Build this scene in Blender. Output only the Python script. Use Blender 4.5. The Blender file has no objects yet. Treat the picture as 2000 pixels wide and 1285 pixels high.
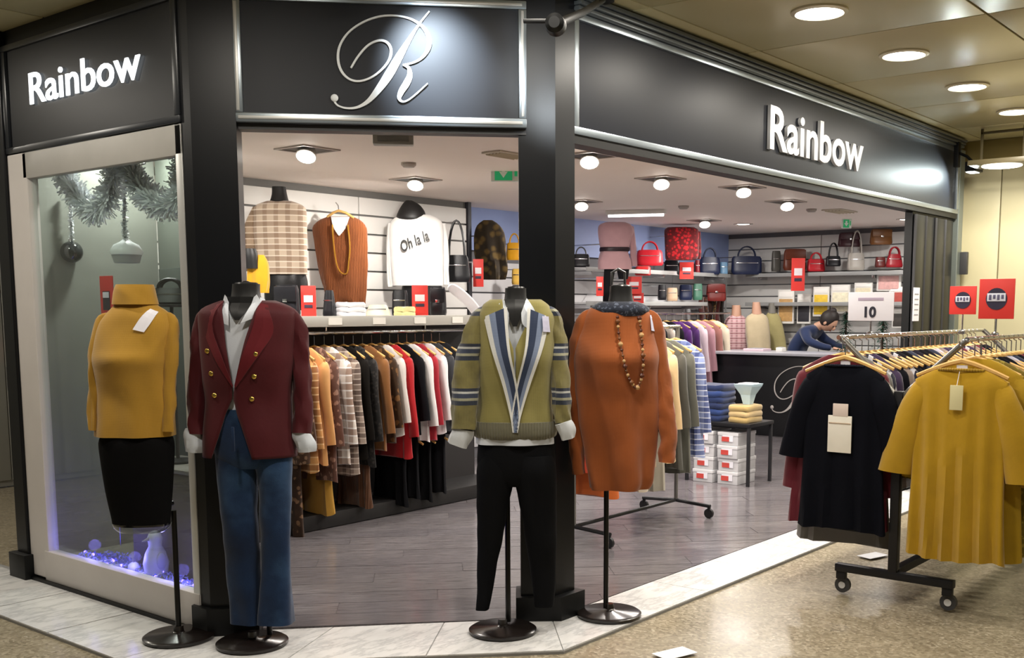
import bpy, bmesh, math, random
from mathutils import Vector, Matrix, noise
random.seed(11)
PI = math.pi
scene = bpy.context.scene
C = scene.collection

# ------------------------------------------------------------------ camera
FPX, PX, PY, H = 2083.0, 1110.0, 848.0, 1.45
PITCH = math.atan((848 - 602) / 2083.0)
YAW = math.radians(38.0)
cd = bpy.data.cameras.new('camera'); cam = bpy.data.objects.new('camera', cd); C.objects.link(cam)
cam.location = (0, 0, H); cam.rotation_euler = (PI/2 - PITCH, 0, YAW - PI/2)
cd.sensor_fit = 'HORIZONTAL'; cd.sensor_width = 36; cd.lens = 36*FPX/2000
cd.shift_x = -(PX - 1000)/2000; cd.shift_y = (PY - 642.5)/2000
cd.clip_start = 0.05; cd.clip_end = 200
scene.camera = cam
# ------------------------------------------------------------------ world, exposure
w = bpy.data.worlds.new('mall_light'); scene.world = w; w.use_nodes = True
bg = w.node_tree.nodes['Background']; bg.inputs[0].default_value = (1.0, 0.95, 0.86, 1); bg.inputs[1].default_value = 0.13
vs = scene.view_settings
vs.view_transform = 'Standard'; vs.look = 'None'; vs.exposure = 0.0; vs.gamma = 1.0; vs.use_curve_mapping = False

HALL_W = 20.0      # watts of each hall downlight
SHOP_W = 23.0      # watts of each shop downlight

def add_light(kind, loc, watts, color=(1, .95, .88), target=None, size=.2, spot=1.2, blend=.5, parent=None):
    ld = bpy.data.lights.new('lamp_light', kind); ld.energy = watts; ld.color = color
    if kind == 'AREA':
        ld.shape = 'DISK'; ld.size = size
    else:
        ld.shadow_soft_size = size
    if kind == 'SPOT':
        ld.spot_size = spot; ld.spot_blend = blend
    o = bpy.data.objects.new('lamp_light', ld); C.objects.link(o); o.location = loc
    if target is not None:
        d = Vector(target) - Vector(loc); o.rotation_euler = d.to_track_quat('-Z', 'Y').to_euler()
    if parent:
        o.parent = parent; o.location = Vector(loc) - parent.location
    return o

# ------------------------------------------------------------------ measuring helpers (pixel of the photo -> place in the room)
cA, sA, cP, sP = math.cos(YAW), math.sin(YAW), math.cos(PITCH), math.sin(PITCH)
FW2 = Vector((cA, sA, 0)); RT = Vector((sA, -cA, 0))
def ray(u, v):
    a, b = (u - PX)/FPX, (v - PY)/FPX
    return FW2*(cP - sP*b) + RT*a + Vector((0, 0, -sP - cP*b))
def onz(u, v, z=0.0):
    d = ray(u, v); return Vector((0, 0, H)) + d*((z - H)/d.z)
def onx(u, v, x):
    d = ray(u, v); return Vector((0, 0, H)) + d*(x/d.x)
def ony(u, v, y):
    d = ray(u, v); return Vector((0, 0, H)) + d*(y/d.y)
def lz(v, D):
    b = (v - PY)/FPX; return H + D*(-sP - cP*b)/(cP - sP*b)
def lx(u, v, D):
    b = (v - PY)/FPX; return D*(u - PX)/FPX/(cP - sP*b)

# ------------------------------------------------------------------ materials
def lin(c):
    if isinstance(c, str):
        c = [int(c[i:i+2], 16)/255 for i in (1, 3, 5)]
        c = [x/12.92 if x <= .04045 else ((x + .055)/1.055)**2.4 for x in c]
    return (c[0], c[1], c[2], 1)
MATS = {}
class NT:
    def __init__(s, name):
        s.m = bpy.data.materials.new(name); s.m.use_nodes = True; s.t = s.m.node_tree; s.n = s.t.nodes
        s.b = s.n['Principled BSDF']; s.co = s.n.new('ShaderNodeTexCoord')
    def new(s, ty, **kw):
        o = s.n.new(ty)
        for k, v in kw.items(): setattr(o, k, v)
        return o
    def link(s, a, b): s.t.links.new(a, b)
    def vec(s, scale=(1, 1, 1), rot=(0, 0, 0), src='Object'):
        mp = s.new('ShaderNodeMapping'); mp.inputs['Scale'].default_value = scale; mp.inputs['Rotation'].default_value = rot
        s.link(s.co.outputs[src], mp.inputs[0]); return mp.outputs[0]
    def noise(s, scale, detail=3, v=None, rough=.55):
        o = s.new('ShaderNodeTexNoise'); o.inputs['Scale'].default_value = scale; o.inputs['Detail'].default_value = detail
        o.inputs['Roughness'].default_value = rough
        s.link(v if v is not None else s.co.outputs['Object'], o.inputs['Vector']); return o.outputs[0]
    def wave(s, scale, axis='X', dist=0, v=None):
        o = s.new('ShaderNodeTexWave', bands_direction=axis); o.inputs['Scale'].default_value = scale
        o.inputs['Distortion'].default_value = dist
        s.link(v if v is not None else s.co.outputs['Object'], o.inputs['Vector']); return o.outputs['Fac']
    def voro(s, scale, v=None, feature='F1'):
        o = s.new('ShaderNodeTexVoronoi', feature=feature); o.inputs['Scale'].default_value = scale
        s.link(v if v is not None else s.co.outputs['Object'], o.inputs['Vector']); return o
    def ramp(s, fac, stops, const=False):
        o = s.new('ShaderNodeValToRGB'); r = o.color_ramp; r.interpolation = 'CONSTANT' if const else 'LINEAR'
        while len(r.elements) < len(stops): r.elements.new(.5)
        for e, (p, c) in zip(r.elements, stops): e.position = p; e.color = lin(c)
        s.link(fac, o.inputs[0]); return o.outputs[0]
    def mix(s, fac, a, b, mode='MIX'):
        o = s.new('ShaderNodeMix', data_type='RGBA', blend_type=mode)
        for i, v in ((0, fac), (6, a), (7, b)):
            if isinstance(v, (int, float)): o.inputs[i].default_value = v
            elif isinstance(v, (tuple, list, str)): o.inputs[i].default_value = lin(v)
            else: s.link(v, o.inputs[i])
        return o.outputs[2]
    def math(s, op, a, b=0.0):
        o = s.new('ShaderNodeMath', operation=op)
        for i, v in ((0, a), (1, b)):
            if isinstance(v, (int, float)): o.inputs[i].default_value = v
            else: s.link(v, o.inputs[i])
        return o.outputs[0]
    def bump(s, h, strength=.3, dist=.01):
        o = s.new('ShaderNodeBump'); o.inputs['Strength'].default_value = strength; o.inputs['Distance'].default_value = dist
        s.link(h, o.inputs['Height']); s.link(o.outputs[0], s.b.inputs['Normal'])
    def done(s, col=None, rough=.5, metal=0, spec=.5, sheen=0, coat=0):
        if col is not None:
            if isinstance(col, (tuple, list, str)): s.b.inputs['Base Color'].default_value = lin(col)
            else: s.link(col, s.b.inputs['Base Color'])
        if isinstance(rough, (int, float)): s.b.inputs['Roughness'].default_value = rough
        else: s.link(rough, s.b.inputs['Roughness'])
        s.b.inputs['Metallic'].default_value = metal; s.b.inputs['Specular IOR Level'].default_value = spec
        s.b.inputs['Sheen Weight'].default_value = sheen; s.b.inputs['Coat Weight'].default_value = coat
        return s.m
def dk(c, k):
    c = lin(c); return (c[0]*k, c[1]*k, c[2]*k)

def plain(c, rough=.5, metal=0, spec=.5, var=.12, scale=6, coat=0, sheen=0):
    key = ('plain', c, rough, metal, spec, var, coat, sheen)
    if key not in MATS:
        t = NT('plain'); n = t.noise(scale, 4)
        MATS[key] = t.done(t.mix(n, dk(c, 1 - var), dk(c, 1 + var)), rough, metal, spec, sheen, coat)
    return MATS[key]
def cloth(c, kind='weave', sheen=.3, rough=.85):
    key = ('cloth', c, kind)
    if key not in MATS:
        t = NT('cloth_' + kind); n = t.noise(9, 5)
        col = t.mix(n, dk(c, .82), dk(c, 1.15))
        if kind == 'knit':
            a = t.wave(110, 'X', 1.5); b = t.wave(120, 'Z', 1.0); t.bump(t.math('ADD', a, b), .25, .002)
        elif kind == 'rib':
            a = t.wave(26, 'X', .3); col = t.mix(t.math('MULTIPLY', a, .22), col, dk(c, .45)); t.bump(a, .5, .006)
        elif kind == 'velvet':
            t.bump(t.noise(60, 2), .2, .003); sheen, rough = .08, .7
        elif kind == 'leather':
            t.bump(t.noise(70, 2), .2, .003); sheen, rough = 0, .38
        else:
            t.bump(t.noise(160, 2), .15, .002)
        if max(lin(c)[:3]) < .03: sheen = 0
        MATS[key] = t.done(col, rough, 0, .12 if max(lin(c)[:3]) < .03 and kind != 'leather' else .3, sheen)
    return MATS[key]
def plaid(base, dark, light, s=9.0):
    key = ('plaid', base, dark, light, s)
    if key not in MATS:
        t = NT('plaid'); vx = t.vec((1, 1, 1))
        a = t.wave(s/3.1, 'X', .15); a2 = t.wave(s/3.1, 'Y', .15); b = t.wave(s/3.1, 'Z', .15)
        fa = t.ramp(t.math('MULTIPLY', a, 1), [(0, '#000000'), (.62, '#000000'), (.72, '#ffffff'), (1, '#ffffff')])
        fb = t.ramp(b, [(0, '#000000'), (.62, '#000000'), (.72, '#ffffff'), (1, '#ffffff')])
        fc = t.ramp(t.wave(s/1.55, 'Z', .1), [(0, '#000000'), (.9, '#000000'), (.95, '#ffffff'), (1, '#ffffff')])
        col = t.mix(t.math('MULTIPLY', fa, .6), base, dark); col = t.mix(t.math('MULTIPLY', fb, .6), col, dark)
        col = t.mix(t.math('MULTIPLY', fc, .7), col, light)
        t.bump(t.noise(120, 2), .2, .003)
        MATS[key] = t.done(col, .9, 0, .2, .3)
    return MATS[key]
def spots(base, dark, s=22, lo=.32, hi=.42):
    key = ('spots', base, dark, s, lo)
    if key not in MATS:
        t = NT('spotted'); n = t.noise(s*.6, 2)
        v = t.new('ShaderNodeVectorMath', operation='ADD'); t.link(t.co.outputs['Object'], v.inputs[0])
        sc = t.new('ShaderNodeVectorMath', operation='SCALE'); sc.inputs['Scale'].default_value = .03
        nn = t.new('ShaderNodeTexNoise'); nn.inputs['Scale'].default_value = s; t.link(t.co.outputs['Object'], nn.inputs['Vector'])
        t.link(nn.outputs[1], sc.inputs[0]); t.link(sc.outputs[0], v.inputs[1])
        vo = t.voro(s, v.outputs[0])
        col = t.mix(t.ramp(vo.outputs[0], [(0, '#000000'), (lo, '#000000'), (hi, '#ffffff'), (1, '#ffffff')]), base, dark)
        col = t.mix(t.math('MULTIPLY', n, .5), col, dk(base, .5)); t.bump(t.noise(120, 2), .2, .003)
        MATS[key] = t.done(col, .85, 0, .2, .2)
    return MATS[key]
def bands(stops, period=.24, axis='Z', rot=(0, 0, 0)):
    key = ('bands', str(stops), period, axis, rot)
    if key not in MATS:
        t = NT('banded'); sx = t.new('ShaderNodeSeparateXYZ'); t.link(t.vec((1, 1, 1), rot), sx.inputs[0])
        f = t.math('FRACT', t.math('DIVIDE', sx.outputs['XYZ'.index(axis)], period))
        col = t.ramp(f, stops, True); col = t.mix(t.math('MULTIPLY', t.noise(30, 3), .5), col, (.02, .02, .02))
        t.bump(t.wave(60, 'X', 1), .3, .003); MATS[key] = t.done(col, .9, 0, .2, .3)
    return MATS[key]
def emit(c, strength):
    key = ('emit', c, strength)
    if key not in MATS:
        t = NT('glow'); t.b.inputs['Emission Strength'].default_value = strength
        n = t.noise(3, 1); t.link(t.mix(n, c, dk(c, .95)), t.b.inputs['Emission Color']); MATS[key] = t.done(c, .4)
    return MATS[key]
def glass_mat(gloss=.35, tint=(.9, .95, .93), name='glass'):
    key = ('glass', gloss, tint)
    if key not in MATS:
        t = NT(name); t.n.remove(t.b); out = t.n['Material Output']
        tr = t.new('ShaderNodeBsdfTransparent'); tr.inputs[0].default_value = (*tint, 1)
        gl = t.new('ShaderNodeBsdfGlossy'); gl.inputs['Roughness'].default_value = .03
        t.link(t.mix(t.noise(2, 1), (.9, .92, .95), (1, 1, 1)), gl.inputs[0])
        fr = t.new('ShaderNodeLayerWeight'); fr.inputs[0].default_value = .35
        mx = t.new('ShaderNodeMixShader'); t.link(t.math('ADD', t.math('MULTIPLY', t.math('POWER', fr.outputs['Facing'], 2.0), gloss), .05), mx.inputs[0])
        t.link(tr.outputs[0], mx.inputs[1]); t.link(gl.outputs[0], mx.inputs[2]); t.link(mx.outputs[0], out.inputs[0])
        MATS[key] = t.m
    return MATS[key]

BLACK = plain('#0b0d11', .34, spec=.32, var=.2)
BLACKM = plain('#090a0b', .45, spec=.3)
FASCIA = plain('#191c24', .46, spec=.4, var=.2, scale=2.5)
SILVER = plain('#a9b3ba', .28, metal=.85, var=.08)
ALU = plain('#c9c9c6', .35, metal=.55, var=.06)
CHROME = plain('#c8c8ca', .18, metal=1, var=.05)
WHITE = plain('#e4e2dd', .55, var=.04)
FRAMEW = plain('#d3cdc8', .5, var=.06)
CREAM = plain('#cfc7a2', .42, var=.05, scale=1.5)
WOODH = plain('#d8ac66', .45, var=.15, scale=14)
RED = plain('#d8362f', .5, var=.06)
DARKGREY = plain('#3a3a3c', .5)
PAPER = plain('#eceaf2', .6, var=.02)

def m_terrazzo():
    t = NT('terrazzo'); v = t.voro(75); n = t.noise(1.3, 4); n2 = t.noise(260, 2)
    col = t.ramp(v.outputs['Color'], [(0, '#5f5545'), (.3, '#857a65'), (.6, '#9a8f79'), (.85, '#b3a892'), (1, '#cfc6b2')])
    col = t.mix(t.math('MULTIPLY', n, .45), col, '#776c54'); col = t.mix(t.math('MULTIPLY', n2, .25), col, '#b3a992')
    return t.done(col, t.ramp(n, [(.3, '#808080'), (.7, '#a0a0a0')]), 0, .35)
def m_marble():
    t = NT('marble'); oi = t.new('ShaderNodeObjectInfo')
    n0 = t.noise(2.2, 6, t.vec((1, 1, 1)), .65)
    n = t.noise(3.5, 6, t.vec((1, 3, 1), (0, 0, .7)), .65)
    col = t.ramp(n, [(.3, '#f1f0ef'), (.48, '#e9e8e6'), (.55, '#c8c8c8'), (.6, '#e6e5e3'), (1, '#dcdcdb')])
    col = t.mix(t.math('MULTIPLY', n0, .35), col, '#bdbdbf')
    col = t.mix(t.math('MULTIPLY', oi.outputs['Random'], .16), col, '#9fa1a6')
    return t.done(col, .22, 0, .5)
def m_plank():
    t = NT('grey_wood'); oi = t.new('ShaderNodeObjectInfo')
    n = t.noise(5, 6, t.vec((1.2, 22, 1)), .7); n2 = t.noise(2, 4, t.vec((1, 6, 1)))
    col = t.ramp(n, [(.25, '#474345'), (.45, '#6c6769'), (.6, '#8a8586'), (.8, '#aba5a3')])
    col = t.mix(t.math('MULTIPLY', n2, .5), col, '#605c60')
    col = t.mix(t.math('MULTIPLY', oi.outputs['Random'], .5), col, '#5b575c')
    t.bump(n, .12, .003); return t.done(col, t.ramp(n2, [(.3, '#505050'), (.7, '#808080')]), 0, .4)
def m_ceil():
    t = NT('enamel_ceiling'); n = t.noise(1.2, 3)
    return t.done(t.mix(n, '#beb48a', '#c9c098'), .30, .12, .5)
def m_plaster():
    t = NT('plaster'); n = t.noise(1.0, 4); t.bump(t.noise(40, 2), .05, .002)
    return t.done(t.mix(n, '#e9dcd3', '#f0e6de'), .7, 0, .3)
TERR, MARB, PLANK, CEIL, PLAST = m_terrazzo(), m_marble(), m_plank(), m_ceil(), m_plaster()

# ------------------------------------------------------------------ mesh builder
class MB:
    def __init__(s): s.v = []; s.f = []
    def add(s, vs, fs):
        o = len(s.v); s.v += [Vector(p) for p in vs]; s.f += [[i + o for i in f] for f in fs]; return s
    def box(s, c, d, M=None, b=0.0):
        x, y, z = d[0]/2, d[1]/2, d[2]/2
        if b <= 0:
            vs = [Vector((i*x, j*y, k*z)) for i in (-1, 1) for j in (-1, 1) for k in (-1, 1)]
            fs = [(0, 1, 3, 2), (4, 6, 7, 5), (0, 4, 5, 1), (2, 3, 7, 6), (0, 2, 6, 4), (1, 5, 7, 3)]
        else:
            bm = bmesh.new(); bmesh.ops.create_cube(bm, size=1)
            for q in bm.verts: q.co = Vector((q.co.x*2*x, q.co.y*2*y, q.co.z*2*z))
            bmesh.ops.bevel(bm, geom=bm.edges[:], offset=min(b, x*.9, y*.9, z*.9), segments=2, affect='EDGES', profile=.6)
            bm.verts.index_update(); vs = [q.co.copy() for q in bm.verts]; fs = [[q.index for q in f.verts] for f in bm.faces]; bm.free()
        c = Vector(c)
        return s.add([(M @ p if M else p) + c for p in vs], fs)
    def rings(s, R, caps=True, closed=True):
        n = len(R[0]); vs = [p for r in R for p in r]; fs = []
        for i in range(len(R) - 1):
            for j in range(n if closed else n - 1):
                k = (j + 1) % n; fs.append((i*n + j, i*n + k, (i + 1)*n + k, (i + 1)*n + j))
        if caps and closed:
            fs.append(tuple(range(n - 1, -1, -1))); fs.append(tuple((len(R) - 1)*n + j for j in range(n)))
        return s.add(vs, fs)
    def tube(s, P, r, n=8, caps=True, flat=1.0):
        P = [Vector(p) for p in P]; rr = r if isinstance(r, (list, tuple)) else [r]*len(P); R = []; up = None
        for i, p in enumerate(P):
            t = (P[min(i + 1, len(P) - 1)] - P[max(i - 1, 0)]).normalized()
            if up is None: up = Vector((0, 1, 0)) if abs(t.y) < .9 else Vector((1, 0, 0))
            a = t.cross(up).normalized(); up = a.cross(t).normalized()
            R.append([p + a*(rr[i]*math.cos(2*PI*k/n)) + up*(rr[i]*flat*math.sin(2*PI*k/n)) for k in range(n)])
        return s.rings(R, caps)
    def cyl(s, p0, p1, r, n=14, r1=None): return s.tube([p0, p1], [r, r if r1 is None else r1], n)
    def lathe(s, prof, c=(0, 0, 0), n=24):
        c = Vector(c)
        return s.rings([[c + Vector((r*math.cos(2*PI*k/n), r*math.sin(2*PI*k/n), z)) for k in range(n)] for r, z in prof])
    def ball(s, c, r, n=12, sc=(1, 1, 1)):
        c = Vector(c); R = []
        for i in range(n//2 + 1):
            a = -PI/2 + PI*i/(n//2); q = max(math.cos(a), .02)
            R.append([c + Vector((r*sc[0]*q*math.cos(2*PI*k/n), r*sc[1]*q*math.sin(2*PI*k/n), r*sc[2]*math.sin(a))) for k in range(n)])
        return s.rings(R)
    def prism(s, poly, z0, z1):
        n = len(poly); vs = [(x, y, z0) for x, y in poly] + [(x, y, z1) for x, y in poly]
        return s.add(vs, [tuple(range(n - 1, -1, -1)), tuple(range(n, 2*n))] + [(i, (i + 1) % n, n + (i + 1) % n, n + i) for i in range(n)])
    def strip(s, A, B, th=None, nrm=(0, -1, 0)):
        n = len(A); vs = [Vector(p) for p in A] + [Vector(p) for p in B]
        fs = [(i, i + 1, n + i + 1, n + i) for i in range(n - 1)]
        if th:
            d = Vector(nrm)*-th; vs += [p + d for p in vs[:2*n]]
            fs += [(2*n + n + i, 2*n + n + i + 1, 2*n + i + 1, 2*n + i) for i in range(n - 1)]
            for i in range(n - 1):
                fs += [(i + 1, i, 2*n + i, 2*n + i + 1), (n + i, n + i + 1, 3*n + i + 1, 3*n + i)]
            fs += [(0, n, 3*n, 2*n), (2*n - 1, n - 1, 3*n - 1, 4*n - 1)]
        return s.add(vs, fs)
    def mesh(s, name, mat, smooth=True, fix=True):
        me = bpy.data.meshes.new(name); me.from_pydata([tuple(p) for p in s.v], [], s.f)
        if fix:
            bm = bmesh.new(); bm.from_mesh(me); bmesh.ops.recalc_face_normals(bm, faces=bm.faces); bm.to_mesh(me); bm.free()
        for mm in (mat if isinstance(mat, (list, tuple)) else [mat]): me.materials.append(mm)
        if smooth:
            me.polygons.foreach_set('use_smooth', [True]*len(me.polygons))
            try: me.set_sharp_from_angle(angle=math.radians(40))
            except Exception: pass
        me.update(); return me
    def build(s, name, mat, parent=None, smooth=True, loc=None, rot=None, fix=True):
        return obj(name, s.mesh(name, mat, smooth, fix), parent, loc, rot)
def obj(name, me, parent=None, loc=None, rot=None):
    o = bpy.data.objects.new(name, me); C.objects.link(o)
    if parent is not None: o.parent = parent
    if loc is not None: o.location = loc
    if rot is not None: o.rotation_euler = rot if isinstance(rot, (tuple, list)) else (0, 0, rot)
    return o
def tag(o, label, cat, group=None, kind=None):
    if label: o['label'] = label
    if cat: o['category'] = cat
    if group: o['group'] = group
    if kind: o['kind'] = kind
    return o
def thing(name, label, cat, loc=(0, 0, 0), rot=0, group=None):
    o = bpy.data.objects.new(name, None); C.objects.link(o); o.empty_display_size = .05
    o.location = loc; o.rotation_euler = (0, 0, rot); return tag(o, label, cat, group)
def struct(name, mb, mat, label=None, cat=None, smooth=False, parent=None):
    o = mb.build(name, mat, parent, smooth)
    if parent is None:
        o['kind'] = 'structure'; o['label'] = label or name.replace('_', ' '); o['category'] = cat or name.split('_')[0]
    return o
def copy_tree(root, loc, rot=None, label=None, group=None):
    r = root.copy(); C.objects.link(r); r.location = loc
    if rot is not None: r.rotation_euler = (0, 0, rot)
    if label: r['label'] = label
    if group: r['group'] = group
    for ch in list(root.children):
        c = ch.copy(); C.objects.link(c); c.parent = r
        for g in list(ch.children):
            d = g.copy(); C.objects.link(d); d.parent = c
    return r
def cr(P, n):
    """Catmull-Rom resample of tuples (first entry monotone or not) to n samples"""
    m = len(P); out = []
    for i in range(n):
        t = (m - 1)*i/(n - 1); k = min(int(t), m - 2); f = t - k
        p = [P[max(k - 1, 0)], P[k], P[k + 1], P[min(k + 2, m - 1)]]
        out.append(tuple(.5*(2*b + (c - a)*f + (2*a - 5*b + 4*c - d)*f*f + (3*b - a - 3*c + d)*f**3) for a, b, c, d in zip(*p)))
    return out
def text_mesh(txt, size, extrude, mat, bold=0.0, width=1.0):
    cu = bpy.data.curves.new('lettering', 'FONT'); cu.body = txt; cu.size = size; cu.extrude = extrude; cu.offset = bold; cu.resolution_u = 4
    o = bpy.data.objects.new('lettering', cu); C.objects.link(o)
    dg = bpy.context.evaluated_depsgraph_get(); me = bpy.data.meshes.new_from_object(o.evaluated_get(dg))
    bpy.data.objects.remove(o); bpy.data.curves.remove(cu)
    for q in me.vertices: q.co.x *= width
    me.materials.clear(); me.materials.append(mat); return me
def text_width(me): xs = [q.co.x for q in me.vertices]; return (min(xs), max(xs)) if xs else (0, 0)
def letters(name, txt, p0, xdir, length, capheight, mat, label, cat, extrude=.012, bold=.01, up=(0, 0, 1)):
    """a lettered sign: every letter is a part; p0 = lower-left corner, xdir = reading direction"""
    size = capheight/.73; whole = text_mesh(txt, size, extrude, mat, bold); a, b = text_width(whole); wf = length/(b - a)
    xd = Vector(xdir).normalized(); upv = Vector(up); nz = xd.cross(upv)
    M = Matrix((xd, upv, nz)).transposed(); root = thing(name, label, cat, p0)
    for i, ch in enumerate(txt):
        if ch == ' ': continue
        pre = text_mesh(txt[:i + 1], size, extrude, mat, bold); e1 = text_width(pre)[1]
        one = text_mesh(ch, size, extrude, mat, bold); e0 = text_width(one)[1]
        for q in one.vertices:
            q.co = M @ Vector(((q.co.x - e0 + e1 - a)*wf, q.co.y, q.co.z))
        obj('letter', one, root)
    return root

# ================================================================== STRUCTURE
ZF, ZT, ZH, ZC = 2.235, 2.77, 2.85, 2.40     # fascia bottom, fascia top, hall ceiling, shop ceiling
A0, B0 = Vector((2.72, 4.08)), Vector((3.75, 3.06))         # the chamfered entrance
CH = (B0 - A0).normalized()                                  # along the chamfer, left to right
CN = Vector((CH.y, -CH.x))                                   # outwards (towards the hall)
if CN.dot(Vector((-1, -1))) < 0: CN = -CN
def chp(t, out=0.0, z=0.0):
    p = A0 + CH*t + CN*out; return Vector((p.x, p.y, z))
CHROT = math.atan2(CH.y, CH.x)

def clip(poly, conv):
    out = poly
    for i in range(len(conv)):
        a, b = conv[i], conv[(i + 1) % len(conv)]; inp = out; out = []
        def side(p): return (b[0] - a[0])*(p[1] - a[1]) - (b[1] - a[1])*(p[0] - a[0])
        for j in range(len(inp)):
            p, q = inp[j], inp[(j + 1) % len(inp)]; sp, sq = side(p), side(q)
            if sp >= 0: out.append(p)
            if sp*sq < 0:
                t = sp/(sp - sq); out.append((p[0] + (q[0] - p[0])*t, p[1] + (q[1] - p[1])*t))
        if not out: return []
    return out
# floors
fl = struct('floor', MB().box((3, 3, -.06), (26, 26, .1)), TERR, 'beige speckled terrazzo floor of the mall hall', 'floor')
SHOP = [(2.74, 4.12), (3.80, 3.07), (12.4, 3.07), (12.4, 7.05), (3.36, 7.05), (2.74, 5.76)]
fs = struct('floor_shop', MB().prism(SHOP, -.009, .002), PLANK, 'grey wood plank floor of the clothes shop', 'floor')
cand = []
pw, pl = .19, 1.3
for i in range(-20, 60):
    for j in range(-12, 12):
        off = (i*.37 % 1)*pl; c0 = Vector((2.74, 4.12)); e1, e2 = CH, -CN
        a = [c0 + e1*(j*pl + off + dx) + e2*(i*pw + dy) for dx, dy in ((.002, .002), (pl - .002, .002), (pl - .002, pw - .002), (.002, pw - .002))]
        pc = clip([(p.x, p.y) for p in a], SHOP)
        if len(pc) >= 3:
            m = sum((Vector(p) for p in pc), Vector((0, 0)))/len(pc); cand.append((m.length, m, pc))
cand.sort(key=lambda q: q[0])
for d, m, pc in cand[:290]:
    # mesh is kept in the plank's own frame so the grain runs along it
    loc = []
    for p in pc:
        q = Vector(p) - m; loc.append((q.dot(CH), q.dot(Vector((-CH.y, CH.x)))))
    MB().prism(loc, -.006, .0015 + random.random()*.0015).build('plank', PLANK, fs, False, (m.x, m.y, .003), CHROT)
# marble border tiles
mb = struct('trim_1', MB().prism([(2.22, 9.5), (2.22, 3.95), (3.45, 2.72), (12, 2.72), (12, 3.06), (3.79, 3.06), (2.72, 4.1), (2.66, 9.5)], -.011, .002), plain('#8d8c8a', .6), 'white marble tile border round the shop front', 'border')
def tile(poly, h=.005):
    m = sum((Vector(p) for p in poly), Vector((0, 0)))/len(poly)
    q = [((p[0] - m.x)*.994, (p[1] - m.y)*.985) for p in poly]
    MB().prism(q, -.004, h).build('marble_tile', MARB, mb, False, (m.x, m.y, .002))
for k in range(14):
    x0 = 3.45 + .6*k if k else 3.45; x1 = 3.45 + .6*(k + 1)
    p = [(x0, 2.72), (x1, 2.72), (x1, 3.06), (x0, 3.06)]
    if k == 0: p = [(3.45, 2.72), (x1, 2.72), (x1, 3.06), (3.79, 3.06), (3.62, 3.2)][:4]
    tile(p)
for k in range(9):
    y0, y1 = 4.1 + .6*k, 4.7 + .6*k
    tile([(2.22, y0), (2.66, y0), (2.66, y1), (2.22, y1)])
for k in range(3):
    o0, o1 = Vector((2.22, 3.95)), Vector((3.45, 2.72)); i0, i1 = Vector((2.70, 4.10)), Vector((3.79, 3.06))
    f0, f1 = k/3, (k + 1)/3
    tile([tuple(o0.lerp(o1, f0)), tuple(o0.lerp(o1, f1)), tuple(i0.lerp(i1, f1)), tuple(i0.lerp(i1, f0))])
tile([(2.22, 3.95), (2.70, 4.10), (2.66, 4.1), (2.22, 4.1)])
# a white floor marking square and two loose pale squares on the terrazzo
for (u, v) in ((1705, 1085), (1318, 1276)):
    c = onz(u, v)
    o = MB().box((0, 0, .001), (.17, .10, .002)).build('floor_marker', plain('#dfe0e2', .4), None, False, (c.x, c.y, 0), -.3)
    tag(o, 'pale sticker lying on the terrazzo ' + ('beside the wheeled rack' if u > 1500 else 'at the bottom edge of the view'), 'sticker')

# hall ceiling with enamel panels
ce = struct('ceiling', MB().box((3, 3, ZH + .07), (26, 26, .1)), plain('#3b3526', .6), 'cream enamel panel ceiling of the mall hall', 'ceiling')
pm = MB().box((0, 0, 0), (1.072, 1.2, .02), b=.006).mesh('ceiling_panel', CEIL, True)
for i in range(-7, 6):
    for j in range(-6, 6):
        cx, cy = 4.34 + 1.08*(i + .5), 2.90 + 1.21*(j + .5)
        if j > 0 and cx > 2.8: continue
        if cx < -3 or cy < -4: continue
        obj('ceiling_panel', pm, ce, (cx, cy, ZH + .01))
# shop ceiling
struct('ceiling_shop', MB().prism([(2.72, 4.14), (3.79, 3.08), (12.6, 3.08), (12.6, 7.3), (3.34, 7.3), (2.72, 5.78)], ZC, ZC + .06), PLAST, 'pinkish white plaster ceiling of the shop', 'ceiling')

# shop walls
WL, WB, XB = 6.75, 7.06, 12.4
def slat_wall(name, p0, p1, mat_back, mat, z0, z1, label, lens=1.2, hgt=.15, nrm=(0, -1), skip=None):
    p0, p1, n = Vector(p0), Vector(p1), Vector(nrm); d = (p1 - p0); L = d.length; d.normalize()
    a = p0 - n*.02; b = p1 - n*.02; c = p1 - n*.12; e = p0 - n*.12
    ws = struct(name, MB().prism([tuple(a), tuple(b), tuple(c), tuple(e)], 0, ZC), mat_back, label, 'wall')
    k = max(1, round(L/lens)); sl = L/k
    me = MB().box((0, 0, 0), (sl - .008, .022, hgt - .014), b=.004).mesh('slat', mat, True)
    r = math.atan2(d.y, d.x); nz = int((z1 - z0)/hgt)
    for i in range(k):
        for j in range(nz):
            p = p0 + d*(sl*(i + .5)) - n*.011
            obj('slat', me, ws, (p.x, p.y, z0 + hgt*(j + .5)), r)
    return ws
SLAT = plain('#d9d8d4', .45, var=.03)
slat_wall('wall_left', (3.35, WL), (7.15, WL), plain('#6e6d6a', .8), SLAT, .1, 2.4, 'white slatted left wall of the shop', 1.4)
struct('wall_left_return', MB().box((7.17, (WL + WB)/2 + .1, ZC/2), (.04, .55, ZC)), plain('#35363d', .6), 'dark return at the end of the left wall', 'wall')
slat_wall('wall_back_left', (7.19, WB), (XB, WB), plain('#66666a', .8), plain('#c6c6c8', .5, var=.03), .1, 2.0, 'pale slatted wall under a blue band at the back', 1.3)
struct('trim_2', MB().box(((7.19 + XB)/2, WB - .01, 2.2), (XB - 7.19, .03, .4)), plain('#8fa0cc', .6, var=.05), 'blue painted band above the back wall shelves', 'band')
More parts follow.
